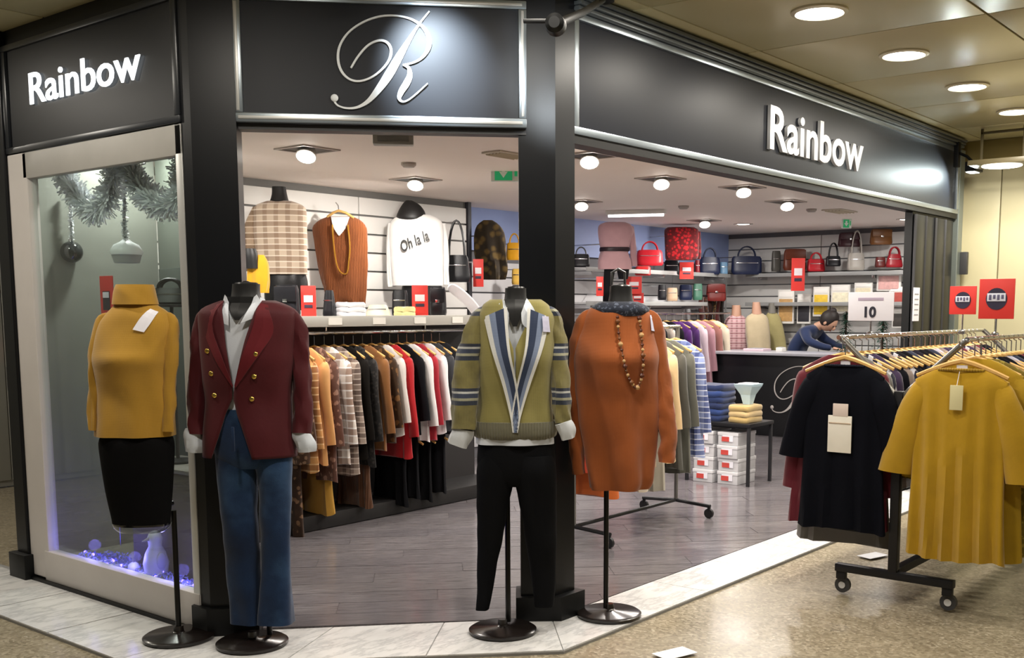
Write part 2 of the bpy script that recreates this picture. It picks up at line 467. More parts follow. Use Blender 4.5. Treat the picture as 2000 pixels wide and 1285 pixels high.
slat_wall('wall_back', (XB, WB), (XB, 3.1), plain('#66666a', .8), plain('#cfcecb', .5, var=.03), .1, 2.4, 'white slatted back wall behind the counter', 1.3, nrm=(-1, 0))
struct('wall_right', MB().box((10.8, 3.14, ZC/2), (3.3, .1, ZC)), WHITE, 'white inner right wall of the shop', 'wall')
struct('wall_side_left', MB().prism([(2.735, 5.79), (3.42, 7.3), (3.50, 7.3), (2.80, 5.79)], 0, ZH), plain('#8d8c86', .6, var=.05), 'grey outer side wall of the shop beside the passage', 'wall')
# mall walls
cw = struct('wall_cream', MB().box((9.52, 0.8, ZH/2), (.1, 4.6, ZH)), plain('#8f8868', .6), 'cream panelled wall at the end of the hall', 'wall')
for k, (ya, yb) in enumerate(((3.08, 2.765), (2.755, 1.6), (1.59, .4), (.39, -1.4))):
    MB().box((9.455, (ya + yb)/2, 1.36), (.03, ya - yb, 2.62), b=.004).build('wall_panel', CREAM, cw, True)
struct('trim_3', MB().box((9.42, .8, 2.76), (.1, 4.6, .18), b=.01), plain('#8a7a48', .35, metal=.3), 'brown ceiling edge above the cream wall', 'trim')
wf = struct('wall_hall_far', MB().box((2.0, 9.0, ZH/2), (10, .1, ZH)), plain('#a5a49d', .6, var=.05), 'grey wall of the passage beyond the shop window', 'wall')
for k in range(7):
    MB().box((.6 + k*.62, 8.94, 1.35), (.61, .02, 2.6), b=.003).build('wall_panel', plain('#a9a89f', .5, var=.05), wf, True)
for (u0, v0, u1, v1, c, nm) in ((-14, 355, 12, 430, '#2b3a66', 'upper navy notice on the far grey passage wall'), (2, 500, 22, 560, '#31467d', 'small navy notice on the far grey passage wall'), (6, 566, 24, 634, '#4a4a46', 'dark grey notice box on the far grey passage wall'), (12, 660, 30, 708, '#b06a66', 'small red notice on the far grey passage wall'), (13, 716, 38, 762, '#5a5a58', 'lowest grey box on the far grey passage wall')):
    a, b = ony(u0, v0, 8.9), ony(u1, v1, 8.9)
    bx = thing('wall_notice', nm, 'notice', ((a.x + b.x)/2, 8.9, b.z))
    MB().box((0, 0, abs(a.z - b.z)/2), (abs(b.x - a.x), .03, abs(a.z - b.z)), b=.005).build('board', plain(c, .5), bx)
    MB().box((0, -.018, abs(a.z - b.z)*.45), (abs(b.x - a.x)*.6, .006, abs(a.z - b.z)*.3)).build('print', PAPER if u0 < 5 else plain('#2b2b2d'), bx)

# ---------------------------------------------------------------- shop front
# posts
pc = struct('post_centre', MB().prism([(2.655, 4.16), (2.655, 4.09), (2.79, 3.965), (2.89, 4.07), (2.76, 4.24)], 0, ZH), BLACK, 'black post between the window and the entrance', 'post')
MB().prism([(2.625, 4.19), (2.625, 4.075), (2.79, 3.925), (2.93, 4.07), (2.76, 4.27)], 0, .13).build('plinth', BLACKM, pc, False)
pr_ = struct('post_right', MB().prism([(3.68, 3.155), (3.785, 3.03), (3.925, 3.03), (3.925, 3.16), (3.80, 3.26)], 0, ZH), BLACK, 'black pillar between the entrance and the right opening', 'post')
MB().prism([(3.64, 3.15), (3.775, 2.99), (3.955, 2.99), (3.955, 3.19), (3.80, 3.29)], 0, .12).build('plinth', BLACKM, pr_, False)
pl_ = struct('post_left', MB().box((2.68, 5.80, ZH/2), (.09, .12, ZH), b=.006), BLACK, 'slim black post at the left end of the window', 'post')
MB().box((2.67, 5.80, .07), (.14, .18, .14), b=.006).build('plinth', BLACKM, pl_)
# chamfer: sign box
SL = [(2.805, 3.995), (3.69, 3.118)]
L0 = (Vector(SL[0]) - A0).dot(CH); L1 = (Vector(SL[1]) - A0).dot(CH)
Mch = Matrix.Rotation(CHROT, 3, 'Z')
fc = struct('fascia_centre', MB().box(chp((L0 + L1)/2, -.05, (ZF + ZT)/2), (L1 - L0, .1, ZT - ZF), Mch), BLACK, 'sign box over the shop entrance', 'fascia')
MB().box(chp((L0 + L1)/2, .006, (ZF + ZT)/2), (L1 - L0 - .07, .012, ZT - ZF - .06), Mch).build('sign_panel', FASCIA, fc, False)
for (t0, t1, z0, z1) in ((L0, L1, ZF, ZF + .04), (L0, L1, ZT - .035, ZT), (L0, L0 + .04, ZF + .04, ZT - .035), (L1 - .035, L1, ZF + .04, ZT - .035)):
    MB().box(chp((t0 + t1)/2, .014, (z0 + z1)/2), (t1 - t0, .03, z1 - z0), Mch, .004).build('frame_bar', SILVER, fc)
    MB().box(chp((t0 + t1)/2, .030, (z0 + z1)/2), ((t1 - t0)*(.97 if t1 - t0 > .1 else .35), .006, (z1 - z0)*(.35 if t1 - t0 > .1 else .97)), Mch, .002).build('frame_bead', ALU, fc)
struct('trim_4', MB().box(chp((L0 + L1)/2, -.05, (ZT + ZH)/2 + .005), (L1 - L0, .1, ZH - ZT), Mch), BLACKM, 'black filler above the entrance sign', 'trim')
struct('trim_5', MB().box(chp((L0 + L1)/2, -.05, ZF - .012), (L1 - L0, .08, .024), Mch), DARKGREY, 'dark edge under the entrance sign', 'trim')
# small sensor box under the sign
so = thing('door_sensor', 'grey motion sensor box on the ceiling behind the entrance sign', 'sensor', onz(768, 262, ZC))
MB().box((0, 0, -.03), (.22, .08, .06), Mch, .008).build('housing', plain('#8d8b82', .5), so)
MB().box(Vector((CN.x*.04, CN.y*.04, -.03)), (.17, .01, .03), Mch, .003).build('lens', plain('#6f6f68', .2), so)
# left fascia
fl_ = struct('fascia_left', MB().box((2.72, 4.95, (ZF + ZT)/2), (.1, 1.60, ZT - ZF)), BLACK, 'black fascia board over the shop window', 'fascia')
MB().box((2.665, 4.95, (ZF + ZT)/2), (.012, 1.50, ZT - ZF - .06)).build('sign_panel', plain('#0d0f14', .42, spec=.35, var=.2), fl_, False)
for y0, y1, z0, z1 in ((4.16, 5.74, ZF, ZF + .03), (4.16, 5.74, ZT - .03, ZT), (4.16, 4.20, ZF + .03, ZT - .03), (5.70, 5.74, ZF + .03, ZT - .03)):
    MB().box((2.66, (y0 + y1)/2, (z0 + z1)/2), (.03, y1 - y0, z1 - z0), b=.004).build('frame_bar', plain('#23262b', .3), fl_)
struct('trim_6', MB().box((2.72, 4.95, (ZT + ZH)/2 + .005), (.1, 1.60, ZH - ZT)), BLACKM, 'black filler above the left fascia', 'trim')
# right fascia
X0, X1 = 3.92, 9.20
fr = struct('fascia_right', MB().box(((X0 + X1)/2, 3.11, (ZF + ZT)/2), (X1 - X0, .1, ZT - ZF)), BLACK, 'long dark fascia board over the right shop opening', 'fascia')
npan = 1; pwid = (X1 - X0 - .1)/npan
for k in range(npan):
    MB().box((X0 + .05 + pwid*(k + .5), 3.055, (ZF + ZT)/2), (pwid - .003, .012, ZT - ZF - .05), b=.002).build('sign_panel', FASCIA, fr)
for x0, x1, z0, z1 in ((X0, X1, ZF, ZF + .035), (X0, X1, ZT - .03, ZT), (X0, X0 + .04, ZF + .035, ZT - .03), (X1 - .05, X1, ZF + .035, ZT - .03)):
    MB().box(((x0 + x1)/2, 3.045, (z0 + z1)/2), (x1 - x0, .03, z1 - z0), b=.004).build('frame_bar', SILVER, fr)
for z in (ZT + .012, ZT + .034, ZT + .056):
    MB().box(((X0 + X1)/2, 3.03 - (z - ZT)*.5, z), (X1 - X0, .05, .018), b=.004).build('cornice_bar', plain('#6d7274', .35, metal=.6), fr)
struct('trim_7', MB().box(((X0 + X1)/2, 3.11, (ZT + ZH)/2 + .005), (X1 - X0, .1, ZH - ZT)), BLACKM, 'black filler above the right fascia', 'trim')
struct('trim_8', MB().box(((X0 + X1)/2, 3.09, ZF - .02), (X1 - X0, .1, .04)), BLACKM, 'black track under the right fascia', 'trim')
# folded shutter panels at the right end
sh = struct('door_1', MB().box((8.72, 3.10, ZF/2 - .02), (.92, .06, ZF - .04)), BLACKM, 'folded black door panels at the right end of the shop front', 'door')
for k in range(4):
    MB().box((8.38 + k*.225, 3.06 + .008*(k % 2), ZF/2 - .02), (.20, .03, ZF - .08), b=.006).build('door_leaf', BLACK, sh)
    MB().cyl((8.275 + k*.225, 3.05, .03), (8.275 + k*.225, 3.05, ZF - .06), .012, 8).build('door_edge', DARKGREY, sh)
pe = struct('post_right_end', MB().box((9.27, 3.09, ZT/2), (.11, .12, ZT), b=.006), plain('#7e8681', .35, metal=.4), 'grey metal post beside the cream wall', 'post')
MB().box((9.31, 3.0, 1.83), (.05, .06, .19), b=.008).build('lock_box', DARKGREY, pe)
nt = thing('paper_notice', 'tall narrow white notice taped to the black folded door', 'notice', ony(1788, 627, 3.03))
MB().box((0, 0, .13), (.13, .004, .26)).build('sheet', PAPER, nt, False)
for k in range(5): MB().box((0, -.003, .05 + k*.04), (.08, .002, .008)).build('text_line', plain('#9a9aa6'), nt, False)

# shop window
wn = struct('window_1', MB().box((2.675, 5.64, 1.13), (.05, .20, 2.2), b=.006), FRAMEW, 'framed shop window left of the entrance', 'window')
MB().box((2.69, 5.585, 1.13), (.05, .06, 2.0), b=.006).build('frame_step', plain('#c4bcb6', .5), wn)
MB().box((2.675, 4.185, 1.13), (.05, .05, 2.2), b=.006).build('frame_post', ALU, wn)
MB().box((2.675, 4.87, .1), (.06, 1.42, .16), b=.006).build('frame_sill', FRAMEW, wn)
MB().box((2.675, 4.87, 2.165), (.05, 1.42, .13), b=.006).build('frame_head', plain('#a8a59f', .5), wn)
MB().box((2.665, 4.95, .012), (.07, 1.62, .02)).build('frame_foot', BLACKM, wn, False)
MB().box((2.675, 4.87, 1.14), (.008, 1.36, 1.93)).build('pane', glass_mat(.5), wn, False)
# window display case
bk = plain('#5d625a', .6, var=.06)  # grey green of panel and boards stands in for the hall's reflection
dc = struct('wall_display', MB().prism([(3.48, 5.74), (3.34, 5.0), (3.36, 5.0), (3.50, 5.74)], .0, ZC), bk, 'back panel of the window display, coloured grey green like the reflected hall', 'wall')
for k in range(2):
    a, b = Vector((3.475, 5.72)), Vector((3.335, 5.0)); p, q = a.lerp(b, k/2 + .02), a.lerp(b, k/2 + .48)
    m = (p + q)/2; MB().box((m.x - .012, m.y, .95), ((q - p).length, .012, 1.45), Matrix.Rotation(math.atan2(q.y - p.y, q.x - p.x), 3, 'Z'), .003).build('back_board', plain('#4a504b', .35, var=.08), dc)
MB().box((3.33, 4.99, 1.2), (.05, .05, 2.4), b=.005).build('corner_post', FRAMEW, dc)
struct('wall_display_side', MB().box((3.08, 5.77, ZC/2), (.8, .04, ZC)), plain('#7b7d75', .5), 'grey side panel of the window display', 'wall')
struct('floor_display', MB().prism([(2.71, 4.2), (2.71, 5.74), (3.46, 5.74), (3.2, 4.45)], .003, .10), plain('#7a7a74', .5), 'raised floor of the window display', 'floor')

# ---------------------------------------------------------------- lettering
# left: glowing Rainbow, right: plain pale Rainbow
p = onx(70, 205, 2.655)
letters('shop_name_sign', 'Rainbow', (2.648, 5.455, 2.455), (0, -1, 0), 1.01, .155, emit('#f4fbff', 1.7), 'glowing white Rainbow lettering on the left fascia', 'lettering', .003, .002)
letters('shop_name_sign', 'Rainbow', (5.80, 3.035, 2.39), (1, 0, 0), 1.37, .255, plain('#cfd0d2', .35, metal=.2), 'pale grey Rainbow lettering on the long right fascia', 'lettering', .010, .007)

# script R, traced as swelling strokes in metres: photo crop px -> sign plane
S1 = [(1140, 72, 7), (1085, 140, 10), (1030, 222, 20), (970, 320, 36), (915, 412, 42), (860, 490, 34), (800, 560, 20), (740, 597, 12), (680, 605, 9), (630, 592, 8), (606, 562, 10)]
S2 = [(705, 388, 8), (745, 325, 9), (800, 265, 9), (860, 237, 10), (905, 246, 12), (926, 285, 14), (914, 340, 12), (870, 395, 10), (810, 438, 9), (745, 458, 9), (690, 445, 10), (650, 400, 12), (636, 335, 12), (650, 265, 10), (700, 195, 8), (780, 140, 8), (870, 108, 8), (960, 102, 8), (1040, 118, 10), (1100, 155, 16), (1132, 205, 22), (1134, 260, 22), (1105, 312, 14), (1055, 347, 9), (990, 364, 7)]
S3 = [(990, 364, 7), (1020, 378, 16), (1026, 420, 26), (1008, 462, 32), (978, 508, 28), (966, 544, 18), (985, 562, 9), (1020, 550, 7), (1070, 510, 7), (1125, 460, 6)]
def script_r(parent, mat, scale, M, off, th=.01):
    """strokes centred on (870, 340), one crop px = scale metres"""
    for S in (S1, S2, S3):
        Q = cr(S, len(S)*5); A, B = [], []
        for i, (x, y, wd) in enumerate(Q):
            a = Q[max(i - 1, 0)]; b = Q[min(i + 1, len(Q) - 1)]; dx, dy = b[0] - a[0], b[1] - a[1]; l = math.hypot(dx, dy) or 1
            nx, ny = -dy/l, dx/l; wd = max(wd, 6)/2*1.15
            for lst, s_ in ((A, 1), (B, -1)):
                lst.append(M @ Vector(((x + nx*wd*s_ - 870)*scale, 0, -(y + ny*wd*s_ - 340)*scale)) + off)
        MB().strip(A, B, th, tuple(M @ Vector((0, -1, 0)))).build('stroke', mat, parent, False)
    MB().ball(Vector((0, 0, 0)), 21*scale, 12, (1, .4, 1)).build('stroke_ball', mat, parent, True, M @ Vector(((612 - 870)*scale, 0, -(552 - 340)*scale)) + off, CHROT if parent.name.startswith('monogram_sign') else -PI/2)
cpt = ray(440 + 870/2.856, 340/2.856)
nn = Vector((CN.x, CN.y, 0)); t_ = (Vector((A0.x, A0.y, 0)) - Vector((0, 0, H))).dot(nn)/cpt.dot(nn)
cpt = Vector((0, 0, H)) + cpt*t_
mono = thing('monogram_sign', 'white swash letter R on the sign over the entrance', 'lettering', (cpt.x, cpt.y, cpt.z))
script_r(mono, plain('#eef3f6', .4, var=.02), 1/2.856*4.6/2083, Mch, nn*.024)

# ================================================================== CLOTHED FORMS
def lerp_rows(R, z):
    """R sorted by z descending, tuples (z, a, b, ...)"""
    if z >= R[0][0]: return R[0][1:]
    for p, q in zip(R, R[1:]):
        if z >= q[0]:
            f = (p[0] - z)/max(p[0] - q[0], 1e-6); f = f
            return tuple(a + (b - a)*f for a, b in zip(p[1:], q[1:]))
    return R[-1][1:]
class Form:
    """garment body lofted from silhouettes; front is local -y. rows: (v, uL, uR[, front bulge m])"""
    def __init__(s, rows, D, x0, depth=.62, back=None, p=2.2, yo=0.0, mind=.0):
        R = []
        for r in rows:
            v = r[0]; z = lz(v, D); a = lx(r[1], v, D) - x0; b = lx(r[2], v, D) - x0
            R.append((z, (a + b)/2, (b - a)/2, r[3] if len(r) > 3 else 0.0))
        R = cr(R, len(R)*6); s.R = R; s.depth = depth; s.back = back or depth; s.p = p; s.yo = yo; s.mind = mind; s.D = D; s.x0 = x0
    def at(s, z): return lerp_rows(s.R, z)
    def hd(s, hw, ph): return max(hw*(s.depth if math.cos(ph) > 0 else s.back), s.mind)
    def pt(s, z, ph, grow=0.0):
        cx, hw, bl = s.at(z); e = 2/s.p; sn, cs = math.sin(ph), math.cos(ph)
        x = cx + (hw + grow)*math.copysign(abs(sn)**e, sn)
        y = -(s.hd(hw, ph) + grow)*math.copysign(abs(cs)**e, cs)
        if cs > 0: y -= bl*cs*cs
        return Vector((x, y + s.yo, z))
    def front(s, x, z, grow=0.0):
        cx, hw, bl = s.at(z); q = min(abs(x - cx)/max(hw, 1e-4), .999); ph = math.asin(q**(s.p/2))*(1 if x >= cx else -1)
        p = s.pt(z, ph, grow); return Vector((x, p.y, z))
    def fpx(s, u, v, grow=0.004):
        return s.front(lx(u, v, s.D) - s.x0, lz(v, s.D), grow)
    def loft(s, mb, n=56, nr=44, fold=.0, kf=9, seed=0, gap=None, grow=0.0, z0=None, z1=None, wr=.0, caps=True):
        za, zb = s.R[0][0] if z0 is None else z0, s.R[-1][0] if z1 is None else z1; rings = []
        for i in range(nr):
            z = za + (zb - za)*i/(nr - 1); f = i/(nr - 1); ring = []
            if gap:
                gl, gr = lerp_rows(gap, z); cx, hw, bl = s.at(z)
                def ang(x): q = min(abs(x - cx)/hw, .98); return math.asin(q**(s.p/2))*(1 if x >= cx else -1)
                p0, p1 = ang(gr), 2*PI + ang(gl)
            for j in range(n):
                ph = 2*PI*j/n if not gap else p0 + (p1 - p0)*j/(n - 1)
                g = grow + fold*f*math.sin(kf*ph + 1.7*math.sin(3*f + seed) + seed)*(1 + .4*math.sin(2*ph + seed))
                p = s.pt(z, ph, g)
                if wr:
                    p += Vector((0, 1, 0))*(wr*noise.noise(Vector((p.x*9 + seed, p.z*7, p.y*5)))) + Vector((1, 0, 0))*(wr*.5*noise.noise(Vector((p.z*11, p.x*4 + seed, 3))))
                ring.append(p)
            rings.append(ring)
        return mb.rings(rings, caps=caps and not gap, closed=not gap)
def solid(o, th, off=-1):
    m = o.modifiers.new('thickness', 'SOLIDIFY'); m.thickness = th; m.offset = off; return o
def sleeve(mb, pts, D, x0, ys, n=18, nr=22, wr=.006, seed=0, flat=.9):
    """pts: (u, v, radius px) ; ys: depth offset list"""
    k = FPX/D; P = []
    for (u, v, r), y in zip(pts, ys): P.append((lx(u, v, D) - x0, y, lz(v, D), r/k))
    Q = cr(P, nr); R = []
    for i, (x, y, z, r) in enumerate(Q):
        a = Vector(Q[max(i - 1, 0)][:3]); b = Vector(Q[min(i + 1, nr - 1)][:3]); t = (b - a).normalized()
        s_ = t.cross(Vector((0, 1, 0))).normalized(); up = s_.cross(t).normalized(); ring = []
        for j in range(n):
            f = 2*PI*j/n; g = r*(1 + wr/r*1.2*noise.noise(Vector((math.cos(f)*1.3, z*16 + seed, math.sin(f)*1.3))))
            ring.append(Vector((x, y, z)) + s_*(g*math.cos(f)) + up*(g*flat*math.sin(f)))
        R.append(ring)
    return mb.rings(R)
def patch(form, polyA, polyB, grow=.006, th=.003, n=10):
    A = [form.fpx(u, v, grow) for u, v in cr(polyA, n)]; B = [form.fpx(u, v, grow) for u, v in cr(polyB, n)]
    # two rows between the edges so that it follows the body
    M1 = [form.front(a.x*.5 + b.x*.5, a.z*.5 + b.z*.5, grow) for a, b in zip(A, B)]
    return MB().strip(A, M1, th).strip(M1, B, th)
def stand(root, pole_u, D, x0, z_top, y=0.0, base_r=.152, px=0.0):
    MB().lathe([(base_r - .006, 0), (base_r, .006), (base_r, .016), (base_r - .012, .024), (.03, .030), (.022, .036), (.02, .06)], n=40).build('base', plain('#1a1412', .22, spec=.6), root)
    MB().cyl((px, y, .03), (px, y, z_top), .012, 12).build('pole', plain('#161514', .3, metal=.4), root)
MROT = YAW - PI/2
def manne(name, label, u, v):
    b = onz(u, v); root = thing(name, label, 'mannequin', (b.x, b.y, .007), MROT)
    return root, b.x*FW2.x + b.y*FW2.y, b.x*RT.x + b.y*RT.y
def neck(root, form_rows, D, x0, mat=None, yo=0.0, cap=True):
    f = Form(form_rows, D, x0, .95, yo=yo); mb = MB(); f.loft(mb, 24, 10); mb.build('neck', mat or plain('#0b0b0c', .5), root)
    if cap:
        z, cx, hw, _ = f.R[0]; MB().lathe([(hw*.9, 0), (hw*.8, .008), (.016, .010), (.012, .014), (.004, .015)], (cx, yo, z - .002), 20).build('neck_cap', plain('#202022', .3), root)

# ---- mustard turtleneck and black skirt
root, D, x0 = manne('mannequin', 'mannequin in a mustard turtleneck jumper and black skirt before the window', 350, 1250)
YEL = cloth('#b4882c', 'knit')
fo = Form([(566, 247, 316), (585, 246, 319), (600, 243, 326), (610, 234, 342), (622, 224, 350), (640, 214, 356), (680, 206, 356, .02), (702, 204, 355, .04), (730, 207, 354, .02), (770, 210, 354), (810, 210, 356), (848, 208, 358)], D, x0, .62, yo=-.10)
mb = MB(); fo.loft(mb, 64, 50, .004, 7, 1, wr=.008); sw = mb.build('jumper', YEL, root)
for k, sp in enumerate((((335, 622, 9), (350, 634, 15), (355, 690, 14), (355, 770, 12), (354, 838, 11)), ((236, 622, 8), (219, 634, 13), (211, 690, 11), (211, 770, 9), (211, 836, 8)))):
    mb = MB(); sleeve(mb, sp, D, x0, [-.10, -.10, -.13, -.14, -.15], wr=.008, seed=k*5); mb.build('sleeve', YEL, sw)
fn = Form([(560, 250, 314), (572, 246, 318), (598, 244, 324)], D, x0, .85, yo=-.10); mb = MB(); fn.loft(mb, 40, 16, .003, 5, 2, grow=.004); mb.build('rolled_collar', YEL, sw)
fsk = Form([(838, 226, 346), (856, 216, 354), (880, 217, 356), (950, 228, 353), (1000, 239, 350), (1018, 242, 349)], D, x0, .62, yo=-.10)
mb = MB(); fsk.loft(mb, 56, 24, .002, 5, 3); mb.build('skirt', cloth('#0b0b0d', 'weave', .1), root)
fsk2 = Form([(1014, 240, 351), (1024, 244, 348), (1031, 252, 340)], D, x0, .62, yo=-.10); mb = MB(); fsk2.loft(mb, 40, 6); mb.build('clear_torso_rim', glass_mat(.8, (.8, .82, .85), 'acrylic'), root)
A, B = [(322, 606), (310, 622), (298, 645)], [(336, 612), (328, 632), (318, 650)]
patch(fo, A, B, .012, .002, 6).build('price_tag', PAPER, sw, False)
stand(root, 350, D, x0, lz(1000, D), .0)
MB().tube([(0, 0, lz(985, D)), (-.05, -.05, lz(990, D)), (-.13, -.1, lz(1000, D))], .010, 8).build('bracket', plain('#161514', .3), root)

# ---- burgundy velvet blazer, white shirt, jeans
root, D, x0 = manne('mannequin', 'mannequin in a burgundy velvet blazer over white shirt and flared jeans', 493, 1262)
VEL = cloth('#45040e', 'velvet'); SHW = cloth('#d9dee6', 'weave'); DEN = None
t = NT('denim'); n1 = t.noise(220, 2); zz = t.new('ShaderNodeSeparateXYZ'); t.link(t.co.outputs['Object'], zz.inputs[0])
c_ = t.ramp(t.noise(3.2, 4), [(.3, '#0d1b33'), (.5, '#152e50'), (.74, '#3d5f86')]); c_ = t.mix(t.math('MULTIPLY', n1, .4), c_, '#0f1c33'); t.bump(n1, .3, .003); DEN = t.done(c_, .85, 0, .2, .2)
# shirt body
fsh = Form([(596, 438, 534), (606, 418, 550), (620, 408, 562), (660, 408, 562), (720, 410, 560), (770, 414, 554), (812, 414, 556)], D, x0, .56)
mb = MB(); fsh.loft(mb, 56, 30, 0, wr=.006); shirt = mb.build('shirt', SHW, root)
jr = [(590, 438, 532), (597, 420, 550), (605, 404, 566), (618, 396, 576), (660, 398, 574, .01), (700, 400, 571, .02), (735, 403, 568, .01), (775, 407, 564), (815, 406, 566), (855, 403, 571), (893, 402, 575)]
fj = Form(jr, D, x0, .58)
def gx(v, a, b): return (lz(v, D), lx(a, v, D) - x0, lx(b, v, D) - x0)
gap = [gx(588, 448, 520), gx(640, 457, 503), gx(700, 465, 488), gx(752, 472, 477), gx(778, 470, 473), gx(810, 455, 480), gx(850, 444, 494), (lz(893, D), lx(430, 893, D) - x0, lx(508, 893, D) - x0)]
mb = MB(); fj.loft(mb, 72, 56, .003, 6, 2, gap=gap, grow=.012, wr=.008); bl = solid(mb.build('blazer', VEL, root), .006)
for k, (A, B) in enumerate(((((446, 592), (432, 640), (455, 700), (473, 752)), ((440, 590), (412, 640), (432, 690), (472, 756))), (((520, 590), (512, 640), (492, 700), (476, 752)), ((532, 592), (548, 645), (526, 690), (478, 757))))):
    patch(fj, A, B, .022, .005, 14).build('lapel', cloth('#5c0814', 'velvet'), bl)
for u, v in ((420, 687), (428, 730), (433, 772), (517, 692), (513, 735), (507, 778)):
    q = fj.fpx(u, v, .018); MB().ball(q, .011, 12, (1, .5, 1)).build('button', plain('#d9b95e', .22, metal=.95), bl)
for sp, ys in ((((420, 616, 12), (402, 630, 19), (391, 690, 19), (386, 770, 18), (386, 850, 17)), [0, 0, .01, 0, -.02]), (((551, 616, 12), (571, 630, 19), (584, 690, 19), (592, 770, 19), (593, 848, 18)), [0, 0, .01, 0, -.02])):
    mb = MB(); sleeve(mb, sp, D, x0, ys, 22, 28, .012, sp[0][0]); mb.build('sleeve', VEL, bl)
    e = sp[-1]; s_ = -1 if e[0] < 480 else 1
    mb = MB(); sleeve(mb, ((e[0], 842, 15), (e[0] + 3*s_, 858, 17), (e[0] + 5*s_, 872, 18), (e[0] + 6*s_, 884, 17)), D, x0, [-.02]*4, 18, 12, .016, 3); mb.build('cuff', cloth('#c3c8cf'), shirt)
# collar wings
patch(fsh, [(452, 583), (460, 606), (474, 628)], [(506, 583), (498, 606), (482, 628)], .014, .002, 8).build('neck_front', plain('#0b0b0c', .5), root)
patch(fsh, [(447, 579), (436, 600), (424, 624)], [(452, 584), (462, 612), (463, 638)], .024, .003, 8).build('collar_wing', SHW, shirt)
patch(fsh, [(511, 579), (520, 600), (516, 622)], [(506, 584), (498, 610), (486, 634)], .024, .003, 8).build('collar_wing', SHW, shirt)
mb = MB(); Form([(584, 448, 510), (594, 445, 516), (606, 442, 528)], D, x0, .85, yo=.02).loft(mb, 36, 8, grow=.003, caps=False, gap=[gx(583, 452, 506), gx(606, 460, 498)]); solid(mb.build('collar_stand', SHW, shirt), .003)
neck(root, [(558, 455, 507), (580, 453, 508), (610, 446, 518), (625, 440, 525)], D, x0)
# jeans
def leg(mb, rows, D, x0, yo, seed, fold=.004, dp=.8):
    Form(rows, D, x0, dp, yo=yo).loft(mb, 36, 40, fold, 4, seed, wr=.010)
mb = MB(); Form([(800, 412, 558), (840, 414, 564), (870, 418, 570), (895, 424, 568), (915, 440, 550)], D, x0, .58).loft(mb, 48, 14, wr=.004); jn = mb.build('jeans', DEN, root)
mb = MB(); leg(mb, [(860, 424, 500), (890, 420, 503), (950, 426, 503), (1020, 434, 504), (1100, 442, 507), (1160, 447, 511), (1218, 452, 517)], D, x0, 0, 1); mb.build('trouser_leg', DEN, jn)
mb = MB(); leg(mb, [(860, 490, 568), (890, 496, 573), (950, 507, 571), (1020, 511, 570), (1100, 511, 571), (1160, 509, 574), (1216, 507, 577)], D, x0, -.02, 4); mb.build('trouser_leg', DEN, jn)
MB().box((0, -.16, lz(852, D)), (.012, .006, .10), b=.002).build('fly_seam', DEN, jn)
stand(root, 520, D, x0, lz(900, D), .05, px=lx(520, 1230, D) - x0)

# ---- olive V-neck jumper with striped bands, white shirt, black trousers
root, D, x0 = manne('mannequin', 'mannequin in an olive striped V-neck jumper, white shirt and black trousers', 982, 1237)
OLI = bands([(0, '#7f7646'), (.38, '#7f7646'), (.42, '#2f3543'), (.52, '#a9a68c'), (.58, '#3a4257'), (.68, '#c9c9c4'), (.73, '#2b3040'), (.8, '#837a49')], .19)
OLV = cloth('#8a8149', 'knit')
rows = [(588, 962, 1052), (598, 948, 1066), (608, 944, 1072), (622, 938, 1080), (660, 936, 1082, .01), (700, 937, 1080, .025), (740, 938, 1075, .01), (790, 936, 1074), (828, 930, 1078), (842, 930, 1080), (852, 938, 1074)]
fo = Form(rows, D, x0, .58)
gap = [(lz(586, D), lx(985, 586, D) - x0, lx(1030, 586, D) - x0), (lz(640, D), lx(990, 640, D) - x0, lx(1028, 640, D) - x0), (lz(682, D), lx(1006, 682, D) - x0, lx(1010, 682, D) - x0), (lz(860, D), lx(1007, 860, D) - x0, lx(1008.5, 860, D) - x0)]
mb = MB(); fo.loft(mb, 72, 52, .005, 7, 1, gap=gap, grow=.010, wr=.010); sw = solid(mb.build('jumper', OLV, root), .005)
def band(A, B, m, g): patch(fo, A, B, g, .003, 18).build('band', m, sw)
W1, N1, B1 = cloth('#dcdcd8', 'knit'), cloth('#2c3852', 'knit'), cloth('#7c8aa6', 'knit')
def vband(L_, sgn, tot, spec):
    for o0, o1, m in spec:
        def g(o):
            Q = [(u + sgn*o*(tot[0] + (tot[1] - tot[0])*i/(len(L_) - 1)), v) for i, (u, v) in enumerate(L_)]
            u0 = Q[0][0]; Q[0] = (u0, 603 + .42*max(0, (992 - u0) if sgn > 0 else (u0 - 1028))); return Q
        band(g(o0), g(o1), m, .027)
vband([(947, 626), (962, 680), (984, 750), (999, 810), (1004, 842)], 1, (46, 10), ((0, .24, W1), (.24, .5, B1), (.5, .86, N1), (.86, 1, W1)))
vband([(1074, 626), (1062, 680), (1038, 750), (1020, 810), (1014, 842)], -1, (42, 10), ((0, .22, W1), (.22, .5, B1), (.5, .86, N1), (.86, 1, W1)))
mb = MB(); Form([(824, 929, 1080), (838, 928, 1082), (852, 932, 1080), (858, 940, 1072)], D, x0, .6).loft(mb, 56, 10, .003, 30, 1, grow=.016); mb.build('hem_rib', cloth('#6f6c58', 'rib'), sw)
for sp, ys in ((((962, 612, 11), (940, 628, 21), (920, 690, 25), (911, 760, 26), (908, 838, 24)), [0, 0, -.02, -.05, -.08]), (((1056, 612, 11), (1078, 628, 19), (1090, 690, 19), (1096, 760, 18), (1100, 826, 17)), [0, 0, 0, -.04, -.06])):
    mb = MB(); sleeve(mb, sp, D, x0, ys, 24, 30, .014, sp[0][0]); mb.build('sleeve', OLI, sw)
fsh = Form([(590, 968, 1046), (604, 952, 1064), (660, 948, 1070), (720, 950, 1066), (800, 940, 1070), (846, 930, 1080), (868, 928, 1082)], D, x0, .60)
